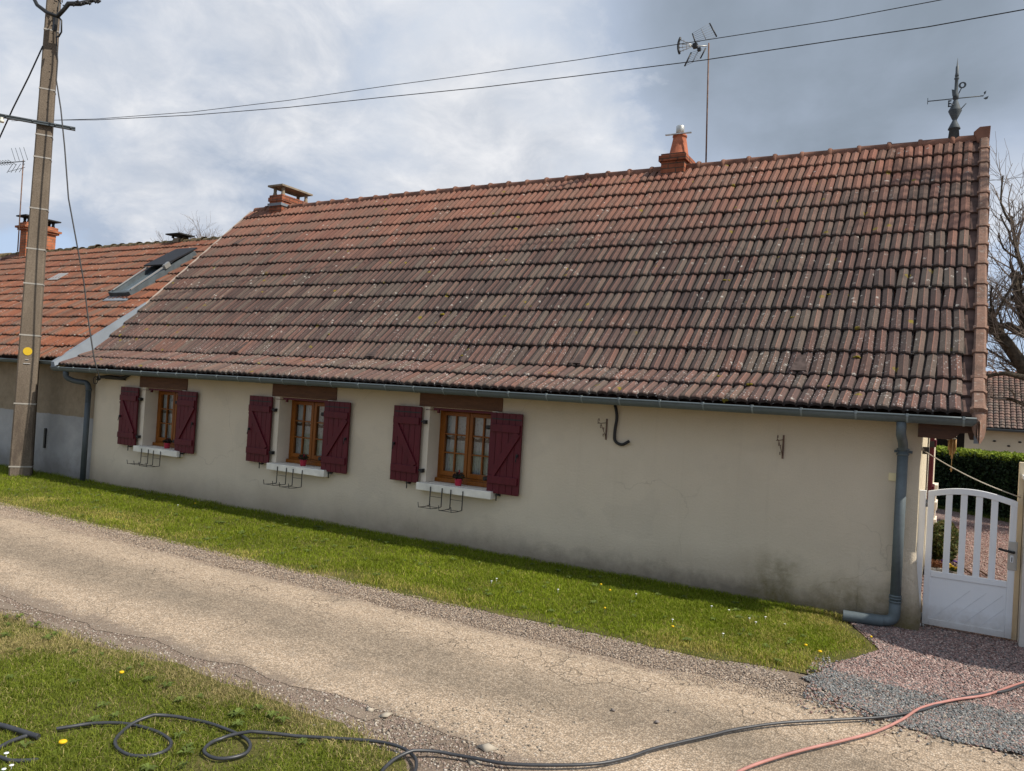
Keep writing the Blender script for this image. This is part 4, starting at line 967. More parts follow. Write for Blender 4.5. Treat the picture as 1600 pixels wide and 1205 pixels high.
# chimneys of the main house
def chimney_slab(name, cx, y0, y1, w, z0, z1, parent, mat, slab, zs):
    m = MB(); m.box(cx - w / 2, cx + w / 2, y0, y1, z0, z1 - .12); m.box(cx - w / 2 - .02, cx + w / 2 + .02, y0 - .02, y1 + .02, z1 - .12, z1 - .045); m.box(cx - w / 2 - .005, cx + w / 2 + .005, y0 - .005, y1 + .005, z1 - .045, z1)
    c = m.build(name, mat, parent, .004)
    s = MB()
    for sx in (-1, 1):
        for yy in (y0 + .07, y1 - .07): s.lathe([(.045, 0), (.03, .07), (.035, zs - z1)], (cx + sx * (w / 2 - .06), yy, z1), 8)
    s.box(cx - w / 2 - .03, cx + w / 2 + .03, y0 - .04, y1 + .02, zs, zs + .035)
    s.build('chimney_cap', slab, c, .004); return c
M['slab'] = simple('concrete_slab', (.24, .20, .15), .95, .1, var=.3, scale=9, bump=.004); M['slab_dark'] = simple('sooty_slab', (.035, .035, .035), .9, .1)
c1 = chimney_slab('chimney', -11.13, 3.08, 3.80, .33, 4.4, 5.18, roof, M['brick'], M['slab'], 5.33)
MB().add([(-11.31, 3.05, 4.97), (-10.95, 3.05, 4.97), (-10.95, 3.05, 5.02), (-11.31, 3.05, 5.02), (-10.945, 3.83, 4.97), (-10.945, 3.83, 5.02)], [(0, 1, 2, 3), (1, 4, 5, 2)]).build('chimney_flashing', M['zinc_light'], roof)
m = MB(); m.box(-3.665, -3.335, 3.12, 3.58, 4.4, 5.05); m.box(-3.695, -3.305, 3.09, 3.61, 5.05, 5.13); m.box(-3.67, -3.33, 3.115, 3.585, 5.13, 5.16)
c2 = m.build('chimney', M['brick'], roof, .004)
m = MB(); m.lathe([(.145, 0), (.135, .03), (.095, .25), (.09, .28), (.10, .285), (.10, .31), (.08, .31)], (-3.49, 3.34, 5.155), 18); m.build('chimney_pot', simple('terracotta', (.36, .125, .07), .85, .2, var=.35, scale=9, bump=.002), c2)
m = MB(); m.lathe([(.058, 0), (.058, .13), (.055, .135), (.001, .135)], (-3.49, 3.34, 5.465), 16); m.bar((-3.66, 3.22, 5.455), (-3.30, 3.26, 5.465), .035, .012); m.build('chimney_cowl', M['tin'], c2)
# wall fixtures
m = MB(); m.box(-.437, -.372, -.012, -.001, 1.176, 1.24); m.lathe([(.018, 0), (.018, .006), (.001, .007)], (0, 0, 0), 14)
bp = MB(); bp.box(-.437, -.372, -.012, -.001, 1.176, 1.24); pl = bp.build('doorbell_plate', M['cream_plastic'], house, .003)
MB().box(-.418, -.392, -.016, -.0125, 1.196, 1.221).build('doorbell_button', M['cream_plastic'], pl, .003)
cd_ = MB(); cd_.tube(bend([(-2.862, -.02, 1.68), (-2.822, -.022, 1.55), (-2.842, -.022, 1.40), (-2.838, -.022, 1.30), (-2.76, -.022, 1.268), (-2.685, -.03, 1.315)], 6), .0145, 10)
tag(cd_.build('cable_sheath', M['black_plastic']), 'thick black hooked cable sheath hanging from the gutter down the blank cream wall', 'cable')
def scroll_bracket(x, z, label):
    b = MB(); b.bar((x, -.008, z), (x, -.008, z - .205), .014, .008, (0, 1, 0))
    b.tube([(x, -.012, z - .04), (x - .02, -.10, z - .045), (x - .03, -.16, z - .045)], .0035, 6)
    b.tube([(x, -.012, z - .18), (x - .01, -.04, z - .13), (x - .022, -.10, z - .05)], .0035, 6)
    for cy, cz, rr in ((-.16, z - .022, .022), (-.10, z - .075, .016), (-.03, z - .10, .012), (-.03, z - .16, .012)):
        b.tube([(x - .02, cy + rr * cos(t) * .8, cz + rr * sin(t)) for t in np.linspace(0, 5.6, 12)], .003, 6)
    tag(b.build('hanging_bracket', M['rust']), label, 'bracket', 'scrolled iron basket brackets on the wall')
scroll_bracket(-2.935, 1.515, 'rusty scrolled iron wall bracket just left of the hooked black cable sheath')
scroll_bracket(-1.272, 1.482, 'rusty scrolled iron bracket alone on the blank wall towards the zinc downpipe')

# window racks and pots
def rack(x, zt, y, label):
    b = MB(); r_ = .0042; w = .155; H = .205; dpt = .20
    for s in (0, 1):
        xx = x + s * w
        b.bar((xx, y, zt), (xx, y, zt - H), .010, .005, (0, 1, 0)); b.tube([(xx, y, zt - H), (xx, y - dpt * .5, zt - H - .005), (xx, y - dpt, zt - H), (xx, y - dpt - .012, zt - H + .055)], r_, 6)
    b.tube([(x, y, zt - .105), (x + w, y, zt - .105)], .0025, 6); b.tube([(x, y - dpt * .35, zt - H), (x + w, y - dpt * .35, zt - H)], .003, 6); b.tube([(x, y - dpt * .95, zt - H), (x + w, y - dpt * .95, zt - H)], .003, 6)
    tag(b.build('window_box_rack', M['black_iron']), label, 'rack', 'empty wire window box racks under the sills')
wn = ['window sill nearest the left downpipe', 'middle window sill', 'window sill nearest the blank wall']
for i, (x0, x1, dz) in enumerate(WINS):
    zt = .64 + dz
    rack(x0 + .145, zt, -.112, 'black wire rack under the left half of the ' + wn[i])
    rack(x0 + .415, zt - .004, -.112, 'black wire rack under the right half of the ' + wn[i])

def leaf_cloud(c, rad, n, size, cols, seed, squash=1.0, name='foliage', parent=None, mat=None):
    r = np.random.default_rng(seed); d = r.normal(size=(n, 3)); d /= np.linalg.norm(d, axis=1)[:, None]
    p = d * (r.random(n) ** .4)[:, None] * np.array(rad) + np.array(c)
    a = r.normal(size=(n, 3)); a /= np.linalg.norm(a, axis=1)[:, None]; b = np.cross(a, r.normal(size=(n, 3))); b /= np.linalg.norm(b, axis=1)[:, None] + 1e-9
    s = size * (.6 + .8 * r.random(n))[:, None]
    V = np.stack([p - a * s, p + b * s * .45, p + a * s, p - b * s * .45], 1).reshape(-1, 3)
    cc = np.array(cols)[r.integers(0, len(cols), n)] * (.6 + .8 * r.random((n, 1)))
    return mesh_np(name, V, np.arange(n * 4), np.full(n, 4), mat or M['leaf'], np.repeat(cc, 4, 0), parent)
for i, (px, lab) in enumerate([(-9.62, 'small red flower pot on the sill of the window nearest the left downpipe'), (-6.98, 'small red flower pot with a dark plant on the sill of the middle window'), (-4.655, 'small red flower pot on the sill of the window nearest the blank wall')]):
    z = SZ0 + WINS[i][2] - .001; t = thing('flower_pot', lab, 'flower pot', (px, .03, z), 'red flower pots on the window sills')
    MB().lathe([(.032, 0), (.036, .01), (.041, .068), (.044, .07), (.044, .078), (.038, .078), (.034, .065)], (px, .03, z), 18).build('pot', M['pot_red'], t)
    leaf_cloud((px, .03, z + .105), (.065, .06, .04), 160, .018, [(.03, .035, .02), (.045, .05, .03), (.06, .03, .03)], 40 + i, name='plant', parent=t)
    m = MB(); m.tube([(px, .03, z + .06), (px + .005, .03, z + .15)], .003, 5); m.lathe([(.001, 0), (.012, .01), (.001, .025)], (px + .005, .03, z + (.15 if i == 2 else .12)), 6); m.build('bloom', M['pot_red'], t)

# electric service at the left corner
m = MB(); m.bar((-11.02, -.06, 1.59), (-10.60, -.03, 1.585), .03, .02); m.tube(bend([(-11.1, -.12, 1.60), (-10.85, -.09, 1.62), (-10.62, -.06, 1.60), (-10.50, -.03, 1.66), (-10.46, -.02, 1.71)], 5), .023, 8)
for k_ in range(5): m.lathe([(.001, -.02), (.025, -.01), (.028, .01), (.001, .022)], (-11.1 + random.uniform(-.03, .03), -.12 + random.uniform(-.02, .02), 1.59 + random.uniform(-.03, .03)), 8)
m.tube([(-11.18 + .055 * cos(t), -.12, 1.55 + .055 * sin(t)) for t in np.linspace(.3, 6.2, 18)], .006, 6)
tag(m.build('cable_anchor', M['black_iron']), 'black cable anchor with coiled wire under the gutter left of the first window', 'cable anchor')

# ------------------------------------------------------------------ neighbour house
nb = thing('house', 'neighbouring house with orange tiled roof and grey and brown wall behind the pole', 'house', (-16, 1.6, 0))
m = MB(); m.add([(-21.5, .04, -.05), (WX0 - .001, .04, -.05), (WX0 - .001, .04, 1.9), (-21.5, .04, 1.9)], [(0, 1, 2, 3)]); m.add([(-21.5, .04, -.05), (-21.5, 6.5, -.05), (-21.5, 6.5, 1.9), (-21.5, 3.26, 4.4), (-21.5, .04, 1.9)], [(4, 3, 2, 1, 0)])
m.build('wall', M['wall_neighbour'], nb)
RN = 14; nrows = [((lerp(-.2, 3.26, i / RN), lerp(1.84, 4.47, i / RN)), (lerp(-.2, 3.26, (i + 1) / RN), lerp(1.84, 4.47, (i + 1) / RN))) for i in range(RN)]
SKX0, SKX1, SKY0, SKY1 = -13.24, -12.62, 1.34, 2.62
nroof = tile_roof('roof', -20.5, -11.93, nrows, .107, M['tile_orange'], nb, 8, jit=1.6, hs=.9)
m = MB(); m.add([(-20.5, -.18, 1.80), (-11.93, -.18, 1.80), (-11.93, 3.26, 4.43), (-20.5, 3.26, 4.43), (-11.93, 6.7, 1.80), (-20.5, 6.7, 1.80), (-11.93, .04, 1.78), (-20.5, .04, 1.78)], [(0, 1, 2, 3), (3, 2, 4, 5), (0, 7, 6, 1)]); m.build('roof_deck', M['beam'], nroof)
m = MB(); x = -20.5
while x < -12.2:
    x2 = x + .3; dz = random.gauss(0, .008); rr = .085 + random.gauss(0, .006)
    ring = [[(xx, 3.27 + r2 * cos(t), 4.45 + dz + r2 * .95 * sin(t)) for t in [pi * q / 8 for q in range(9)]] for xx, r2 in ((x, rr * .92), (x2 - .05, rr * .95), (x2 - .03, rr * 1.2), (x2 + .01, rr * 1.15))]
    m.add([p for a in ring for p in a], [(i * 9 + j, i * 9 + j + 1, (i + 1) * 9 + j + 1, (i + 1) * 9 + j) for i in range(3) for j in range(8)], None, True); x = x2
m.build('ridge_cap', M['ridge_mossy'], nroof)
gutter(-20.6, -11.97, -.235, 1.80, .05, 'gutter', nb, [], M['zinc'])
# left zinc verge and chimney
m = MB(); m.add([(-20.62, -.2, 1.87), (-20.48, -.2, 1.89), (-20.48, 3.3, 4.53), (-20.62, 3.3, 4.51), (-20.62, -.2, 1.5), (-20.62, 3.3, 4.1)], [(0, 1, 2, 3), (0, 3, 5, 4)]); m.build('verge_flashing', M['zinc_light'], nb)
cl = MB(); cx0, cx1, cy0, cy1 = -19.78, -19.50, 3.04, 3.74
for e_, za, zb in ((0, 4.2, 5.00), (.05, 5.00, 5.05), (.09, 5.05, 5.10), (.03, 5.10, 5.18)): cl.box(cx0 - e_, cx1 + e_, cy0 - e_, cy1 + e_, za, zb)
ch = cl.build('chimney', M['brick_orange'], nroof, .005)
m = MB()
for cx in (-19.73, -19.55):
    for yy in (3.1, 3.4, 3.68): m.lathe([(.05, 0), (.03, .06), (.04, .14)], (cx, yy, 5.18), 8)
m.box(-19.86, -19.42, 2.96, 3.28, 5.32, 5.35); m.box(-19.86, -19.42, 3.50, 3.80, 5.32, 5.35); m.each('chimney_cap', M['slab_dark'], ch)
m = MB(); m.box(-14.16, -13.98, 3.16, 3.36, 4.45, 4.54); c3 = m.build('chimney', M['slab'], nroof)
m = MB()
for cx in (-14.16, -13.98):
    for yy in (3.16, 3.36): m.box(cx - .02, cx + .02, yy - .02, yy + .02, 4.54, 4.60)
m.box(-14.30, -13.84, 3.08, 3.44, 4.60, 4.625); m.build('chimney_cap', M['slab_dark'], c3)
# skylight with raised outside blind
ty = (4.47 - 1.84) / 3.46; dn = Vector((0, 1, ty)).normalized(); nn_ = Vector((0, -dn.z, dn.y))
def rp(x, y, h): return Vector((x, y, neigh_z(y))) + nn_ * h
def slab(m, x0, x1, y0, y1, h0a, h0b, h1a, h1b, col=None):   # heights: bottom/top at y0, bottom/top at y1
    vs = [rp(x0, y0, h0a), rp(x1, y0, h0a), rp(x1, y1, h1a), rp(x0, y1, h1a), rp(x0, y0, h0b), rp(x1, y0, h0b), rp(x1, y1, h1b), rp(x0, y1, h1b)]
    m.add(vs, [(3, 2, 1, 0), (4, 5, 6, 7), (0, 1, 5, 4), (1, 2, 6, 5), (2, 3, 7, 6), (3, 0, 4, 7)])
m = MB(); slab(m, SKX0, SKX0 + .07, SKY0, SKY1, 0, .13, 0, .13); slab(m, SKX1 - .07, SKX1, SKY0, SKY1, 0, .13, 0, .13); slab(m, SKX0 + .07, SKX1 - .07, SKY0, SKY0 + .06, 0, .12, 0, .12); slab(m, SKX0 + .07, SKX1 - .07, SKY1 - .05, SKY1, 0, .12, 0, .12)
sk = m.build('skylight', M['slate'], nb, .004)
m = MB(); slab(m, SKX0 + .07, SKX1 - .07, SKY0 + .06, SKY1 - .05, .06, .07, .06, .07); m.build('pane', (lambda q: (q.col((.10, .13, .15)), q.m)[1])(Mat('skylight_glass', .06, .9)), sk)
m = MB(); slab(m, SKX0 + .0, SKX1 + .0, 2.05, SKY1 + .06, .19, .215, .14, .165)
m.build('awning', simple('awning_black', (.014, .015, .018), .6, .3), sk)
m = MB(); slab(m, SKX0 + .075, SKX0 + .095, SKY0 + .05, 2.05, .135, .15, .17, .185); slab(m, SKX1 - .04, SKX1 - .01, SKY0 + .05, 2.1, .135, .155, .17, .19); slab(m, SKX1 - .03, SKX1 + .03, 2.02, 2.12, .13, .21, .14, .22); m.each('awning_arm', M['steel'], sk)
m = MB(); slab(m, SKX0 - .03, SKX1 + .02, SKY0 - .12, SKY0 - .003, .035, .045, .03, .05); m.build('flashing', M['zinc_light'], sk)
m = MB(); slab(m, -16.45, -16.1, 1.97, 2.20, .04, .05, .04, .05); m.build('glass_tile', M['tin'], nroof)
MB().box(-12.70, -12.66, .015, .039, .40, .72).build('wall_hatch', M['black_plastic'], nb)

nb2 = thing('house', 'farther house whose dark tiled roof just shows at the left edge beyond the brick chimney', 'house', (-26, 1.6, 0))
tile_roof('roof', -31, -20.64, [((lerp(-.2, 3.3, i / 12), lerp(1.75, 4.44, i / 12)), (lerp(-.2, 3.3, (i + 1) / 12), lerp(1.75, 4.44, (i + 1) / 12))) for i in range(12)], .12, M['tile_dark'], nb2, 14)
m = MB(); m.add([(-31, -.15, 1.7), (-20.66, -.15, 1.7), (-20.66, 3.3, 4.4), (-31, 3.3, 4.4), (-20.66, 6.7, 1.7), (-31, 6.7, 1.7)], [(0, 1, 2, 3), (3, 2, 4, 5)]); m.tube([(-31, 3.3, 4.46), (-20.64, 3.3, 4.46)], .08, 8); m.build('ridge_cap', M['ridge_mossy'], nb2)
m = MB(); m.add([(-31, .05, -.05), (-21.52, .05, -.05), (-21.52, .05, 1.8), (-31, .05, 1.8)], [(0, 1, 2, 3)]); m.build('wall', M['wall_neighbour'], nb2)

# ------------------------------------------------------------------ utility pole
PX, PY = -12.50, -.40
pd = Vector((.83, -.56, 0)).normalized(); ps = Vector((.56, .83, 0)).normalized()      # face normal, along the crossarm
pole = thing('utility_pole', 'tall square concrete utility pole with a yellow disc in front of the neighbouring wall', 'pole', (PX, PY, 0))
PO = Vector((PX, PY, 0))
def pw(z): return lerp(.150, .088, z / 8.2), lerp(.13, .075, z / 8.2)
m = MB(); zs = [-.1, 2, 4, 6, 8.2]; vs = []
for z in zs:
    a, b = pw(z)
    c = .02
    for (i, j) in ((-a + c, -b), (a - c, -b), (a, -b + c), (a, b - c), (a - c, b), (-a + c, b), (-a, b - c), (-a, -b + c)): vs.append(PO + ps * i - pd * j + Vector((0, 0, z)))
m.add(vs, [(i * 8 + j, i * 8 + (j + 1) % 8, (i + 1) * 8 + (j + 1) % 8, (i + 1) * 8 + j) for i in range(4) for j in range(8)] + [tuple(range(32, 40))])
m.build('shaft', M['concrete'], pole); 
for z in (.15, 1.12, 2.18, 2.98, 3.52, 4.15, 4.95, 5.30, 6.02, 6.95):
    a, b = pw(z); a += .004; b += .004
    q = [PO + ps * i - pd * j for (i, j) in ((-a, -b), (a, -b), (a, b), (-a, b))]
    mm = MB(); mm.add([p + Vector((0, 0, z + dz)) for dz in (-.011, .011) for p in q], [(j, (j + 1) % 4, 4 + (j + 1) % 4, 4 + j) for j in range(4)]); mm.build('steel_band', M['band'], pole)
def pf(i, z, out=0.0): a, b = pw(z); return PO + ps * i + pd * (b + out) + Vector((0, 0, z))
m = MB(); c = pf(-.01, 1.93, .002); rr = .062; vs = [c + ps * rr * cos(t) + Vector((0, 0, rr * sin(t))) for t in np.linspace(0, 2 * pi, 25)[:-1]]; m.add(vs + [v + pd * .004 for v in vs], [tuple(range(24, 48))] + [(j, (j + 1) % 24, 24 + (j + 1) % 24, 24 + j) for j in range(24)]); m.build('yellow_disc', M['yellow'], pole)
m = MB(); 
for zz, w_ in ((1.80, .02), (1.74, .045)):
    c = pf(-.01, zz, .003); m.bar(c - ps * w_, c + ps * w_, .02, .004, (0, 0, 1))
m.each('white_mark', M['white'], pole)
m = MB()
for z in list(np.arange(5.7, 7.4, .12)) + [7.1, 7.2]:
    c = pf(.02 + random.gauss(0, .004), z, .0015); m.bar(c - ps * .008, c + ps * .008, .012, .003, (0, 0, 1))
m.each('bolt_hole', M['black_iron'], pole)
m = MB(); z = 5.47; A, b = pw(z); c = PO + pd * (b + .03) + Vector((0, 0, z)); e0 = c - ps * 1.25; e1 = c + ps * .42; m.bar(e0, e1, .05, .05); m.bar(e0 + Vector((0, 0, .01)) - ps * 0, e1 + Vector((0, 0, .01)), .07, .008)
for t in (-.75, -.5, -.15, .15, .36): p = c + ps * t + pd * .03; m.lathe([(.012, -.012), (.012, .012)], p, 6)
m.bar(c - ps * .11 - pd * .06, c + ps * .11 - pd * .06, .03, .09); m.build('crossarm', M['zinc_dark'], pole)
m = MB()
for t in (-.55, -1.05): p = c + ps * t; m.lathe([(.03, -.10), (.035, -.07), (.02, -.05), (.03, -.03), (.012, -.02)], p, 10)
m.each('insulator', M['sill'], pole)
# top hardware and cables on the pole
m = MB(); D0 = 12.0
m.tube([onD(50, -8, 11.9), onD(58, 8, 11.85), onD(74, 20, 11.75), onD(90, 26, 11.7), onD(100, 15, 11.7), onD(107, 6, 11.7), onD(125, 6, 11.75), onD(140, 2, 11.8), onD(160, -4, 11.9)], [.025, .028, .03, .03, .03, .035, .035, .03, .03], 8)
m.tube([onD(91, 26, 11.75), onD(96, 32, 11.7), onD(96, 50, 11.72), onD(92, 57, 11.75), onD(88, 58, 11.8)], .014, 6)
for k_ in range(16): p = onD(108 + k_ * 3.2 + random.gauss(0, 1), 7 - k_ * .35 + random.gauss(0, 2), 11.72); m.lathe([(.001, -.03), (.03, 0), (.001, .03)], p, 6)
for k_ in range(9): p = onD(92 + random.gauss(0, 4), 3 + random.gauss(0, 4), 11.85); m.tube([p, p + Vector((random.uniform(-.08, .08), random.uniform(-.05, .05), random.uniform(-.06, .06)))], .009, 5)
m.bar(onD(88, 24, 11.85), onD(85, 48, 11.85), .05, .05); m.build('cable_bundle', M['black_plastic'], pole)
tag(MB().tube([onD(93, 0, 11.9), onD(88, 30, 11.95), onD(88, 62, 11.95), onD(90, 95, 11.92), onD(88, 125, 11.88), onD(95, 170, 11.8), onD(101, 230, 11.7), onD(107, 310, 11.6), onD(118, 370, 11.5), onD(131, 440, 11.4), onD(138, 500, 11.3), onD(147, 560, 11.15), onD(156, 592, 11.0)], .011, 6).build('service_cable', M['black_plastic']),
    'twisted black service cable dropping from the pole top to the house corner', 'cable')
tag(MB().tube([onD(67, 72, 11.9), onD(45, 120, 12.0), onD(20, 170, 12.1), onD(0, 214, 12.2), onD(-30, 280, 12.4)], .012, 6).build('stay_cable', M['black_plastic']),
    'straight dark cable slanting down left from the pole to the picture edge', 'cable')
def wire(name, pts, label, r_=.005, grp=None):
    tag(MB().tube([onD(*p) for p in pts], r_, 6).build(name, M['black_plastic']), label, 'cable', grp)
def wpts(px):  # distance falls from the crossarm towards the near right
    return [(u, v, lerp(13.6, 7.0, (u - 5) / 1700) if u > 5 else 13.6) for u, v in px]
wire('overhead_wire', wpts([(18, 189), (60, 188.5), (150, 186), (300, 175), (450, 157), (600, 135), (750, 115), (900, 94), (1107, 62), (1300, 32), (1470, 0), (1600, -28), (1700, -50)]), 'upper of the two long overhead wires crossing the sky above the roof', .0045, 'long overhead wires')
wire('overhead_wire', wpts([(14, 187), (60, 188), (150, 187.5), (300, 180), (450, 168), (600, 152), (750, 137), (900, 119), (1100, 94), (1300, 64), (1450, 42), (1600, 15), (1700, -3)]), 'lower and thicker of the two long overhead wires crossing the sky', .0055, 'long overhead wires')
wire('overhead_wire', [(1538, 283, 12), (1570, 280, 13), (1600, 276.5, 14), (1700, 262, 17)], 'short faint wire leaving the roof corner toward the bare tree', .005)

# ------------------------------------------------------------------ aerials
def aerial(base, top, boom_dir, s, label, ref=True, r_=.011):
    base = Vector(base); top = Vector(top); t = thing('tv_aerial', label, 'aerial', base)
    MB().tube([base, base.lerp(top, .5), top + Vector((0, 0, .04))], r_, 8).build('mast', M['rust'], t)
    bd = Vector(boom_dir).normalized(); sd = bd.cross(Vector((0, 0, 1))).normalized(); up = Vector((0, 0, 1)); c = top + bd * .02
    return t, c, bd, sd, up
t, c, bd, sd, up = aerial((-3.075, 3.27, 4.95), (-3.132, 3.27, 6.64), (-.93, -.30, .05), 1, 'tall roof aerial with wide grid reflectors standing right of the terracotta chimney pot')
bd, sd, up = bd * .80, sd * .80, up * .80
m = MB(); m.tube([c, c + bd * .30], .008, 6)
tip = c + bd * .50
for k_, ang in enumerate((-.42, -.14, .14, .42)):                # fanned director head
    a = c + bd * .22; e = a + bd * .26 * cos(ang) + up * .26 * sin(ang) * 1.0
    m.tube([a, e], .005, 6)
    for q in (.5, .75, .95): p = a.lerp(e, q); m.tube([p - sd * .05, p + sd * .05], .003, 5)
for k_ in range(-3, 4): a_ = k_ * .14; p = c + bd * (.22 + .27 * cos(a_)) + up * .27 * sin(a_) * 1.25; 
m.build('director', M['steel'], t)
m = MB(); m.tube([c + bd * (.22 + .27 * cos(a_)) + up * .30 * sin(a_) for a_ in np.linspace(-.5, .5, 7)], .016, 6); m.build('end_bar', M['black_plastic'], t)
for sgn, nm in ((1, 'up'), (-1, 'down')):                          # corner reflector grids
    h = c + bd * .10 + up * .015 * sgn; dv = (-bd * -.10 + up * .30 * sgn).normalized() if sgn > 0 else (bd * .28 - up * .30).normalized()
    ax = (bd * .20 * -1 + up * .0).normalized()
    if sgn > 0: p0 = h + bd * .12 + up * .02; e1 = (up * .20 - bd * .28 * -0); rail0 = (h + bd * .10 + up * .04, h + bd * .16 + up * .20); rail1 = (h - bd * .25 + up * .15, h - bd * .12 + up * .38)
    else: rail0 = (h + bd * .02 - up * .02, h - bd * .10 - up * .02); rail0 = (h - bd * .08 - up * .02, h + bd * .0 - up * .20); rail1 = (h + bd * .16 - up * .10, h + bd * .26 - up * .34)
    g = MB()
    for q in np.linspace(0, 1, 7): a = rail0[0].lerp(rail0[1], q); b = rail1[0].lerp(rail1[1], q); g.tube([a - sd * .0, b], .0022, 5)
    g.tube([rail0[0].lerp(rail1[0], .5), rail0[1].lerp(rail1[1], .5)], .005, 5); g.build('reflector', M['alu'], t)
    g = MB(); g.tube(rail1, .010, 6); g.tube(rail0, .009, 6); g.each('reflector_edge', M['black_plastic'], t)
m = MB(); m.box(*sum([[a - .03, a + .03] for a in (c + bd * .20)], [])); m.box(*sum([[a - .022, a + .022] for a in (c + bd * .13 - up * .06)], [])); m.each('junction_box', M['black_plastic'], t)
t, c, bd, sd, up = aerial((-19.60, 2.92, 4.45), (-19.63, 2.92, 6.62), (-1, -.12, .02), 1, 'thin roof aerial with long toothed boom beside the brick chimney behind the pole', r_=.014)
m = MB(); m.tube([c + Vector((.1, 0, 0)), c + bd * 1.25], .011, 6)
for k_ in range(9): p = c + bd * (.40 + k_ * .10); m.tube([p - sd * .10 + up * .03, p + sd * .10 - up * .02], .008, 5)
m.build('director', M['zinc_dark'], t)
m = MB()
for q in (-.3, -.15, 0, .15): p = c + bd * (.12 + q); m.tube([p + up * .03, p + up * .35 + bd * .18], .006, 5); m.tube([p + bd * .1 - up * .05, p + bd * .28 - up * .25], .006, 5)
m.tube([c - bd * .1 - up * .14, c + bd * .5 - up * .22], .006, 5); m.build('reflector', M['zinc_dark'], t)

# weathervane finial
vx, vy = -.143, 3.26; V0 = (vx, vy, 0)
vane = thing('weathervane', 'grey zinc finial with spire, wind arrow and letters at the ridge end', 'weathervane', (vx, vy, 4.95))
MB().lathe([(.068, 4.93), (.050, 5.115), (.066, 5.118), (.064, 5.13), (.026, 5.215), (.022, 5.225), (.030, 5.24), (.072, 5.335), (.068, 5.345), (.050, 5.38), (.030, 5.44), (.022, 5.46), (.020, 5.47), (.030, 5.475), (.034, 5.53), (.020, 5.535), (.018, 5.70), (.026, 5.715), (.026, 5.725), (.017, 5.735)], V0, 16).build('finial', M['slate'], vane)
m = MB(); m.lathe([(.017, 5.74), (.022, 5.75), (.017, 5.78), (.016, 5.86), (.009, 5.87), (.001, 5.965)], V0, 10); m.build('spire', M['zinc_dark'], vane)
m = MB(); m.tube([(vx - .29, vy, 5.49), (vx + .28, vy, 5.475)], .006, 6); m.tube([(vx - .29, vy, 5.455), (vx - .29, vy, 5.53)], .004, 6)
m.prism([(vx + .265, 5.465), (vx + .285, 5.49), (vx + .28, 5.515), (vx + .305, 5.53), (vx + .30, 5.50), (vx + .275, 5.48)], vy - .005, vy + .005); m.prism([(vx + .28, 5.445), (vx + .33, 5.465), (vx + .32, 5.435), (vx + .30, 5.43)], vy - .005, vy + .005); m.build('wind_arrow', M['zinc_dark'], vane)
m = MB(); cx, cz = vx + .062, 5.632
o_ = []; n = 20
for k_ in range(n): t_ = 2 * pi * k_ / n; o_.append((cx + .040 * cos(t_), cz + .036 * sin(t_), cx + .018 * cos(t_), cz + .025 * sin(t_)))
vs = []
for (a, b, c_, d_) in o_: vs += [(a, vy - .006, b), (c_, vy - .006, d_), (a, vy + .006, b), (c_, vy + .006, d_)]
fs = []
for k_ in range(n): i0, i1 = 4 * k_, 4 * ((k_ + 1) % n); fs += [(i0, i1, i1 + 1, i0 + 1), (i0 + 2, i0 + 3, i1 + 3, i1 + 2), (i0, i0 + 2, i1 + 2, i1), (i0 + 1, i1 + 1, i1 + 3, i0 + 3)]
m.add(vs, fs); m.tube([(vx + .02, vy, 5.52), (cx - .008, vy, 5.60)], .006, 6); m.build('letter_o', M['zinc_dark'], vane)
m = MB(); ex, ez = vx - .052, 5.395
m.box(ex - .022, ex - .008, vy - .1, vy - .092, ez - .038, ez + .038); [m.box(ex - .022, ex + .012, vy - .1, vy - .092, ez + d - .007, ez + d + .007) for d in (-.032, 0, .032)]; m.tube([(ex, vy - .095, ez), (vx, vy, 5.40)], .005, 6); m.build('letter_e', M['zinc_dark'], vane)
m = MB(); m.prism([(vx - .045, 5.58), (vx - .01, 5.57), (vx + .0, 5.50), (vx - .035, 5.50)], vy - .045, vy - .037); m.tube([(vx + .05, vy, 5.34), (vx + .11, vy - .03, 5.40)], .005, 6); m.build('leaf_ornament', M['zinc_dark'], vane)

# ------------------------------------------------------------------ gate
GY = .16
gate = thing('gate', 'white metal garden gate with arched top, four slats and solid lower panel beside the house', 'gate', (.14, GY, .03))
gx0, gx1 = -.150, .462; gz0 = .035
def top(x):                                                         # arched rail
    t_ = (x - gx0) / (gx1 - gx0); return 1.10 + .075 * sin(pi * (t_ * .82 + .10)) - .012 + t_ * -.012
yb0, yb1 = GY - .018, GY + .018; fr = .046
m = MB(); n = 18
m.box(gx0, gx0 + fr, yb0, yb1, gz0, top(gx0 + fr) - .03); m.box(gx1 - fr, gx1, yb0, yb1, gz0, top(gx1 - fr) - .03)
outer = [(lerp(gx0, gx1, k_ / n), top(lerp(gx0, gx1, k_ / n))) for k_ in range(n + 1)]; inner = [(x_, z_ - .048) for x_, z_ in outer]
for k_ in range(n):
    m.add([(outer[k_][0], yb0 - .002, outer[k_][1]), (outer[k_ + 1][0], yb0 - .002, outer[k_ + 1][1]), (inner[k_ + 1][0], yb0 - .002, inner[k_ + 1][1]), (inner[k_][0], yb0 - .002, inner[k_][1]),
           (outer[k_][0], yb1 + .002, outer[k_][1]), (outer[k_ + 1][0], yb1 + .002, outer[k_ + 1][1]), (inner[k_ + 1][0], yb1 + .002, inner[k_ + 1][1]), (inner[k_][0], yb1 + .002, inner[k_][1])],
          [(3, 2, 1, 0), (4, 5, 6, 7), (0, 1, 5, 4), (2, 3, 7, 6)])
m.box(gx0 + fr, gx1 - fr, yb0, yb1, .425, .470); m.box(gx0 + fr, gx1 - fr, yb0, yb1, gz0, gz0 + .05)
m.build('gate_frame', M['white'], gate, .003)
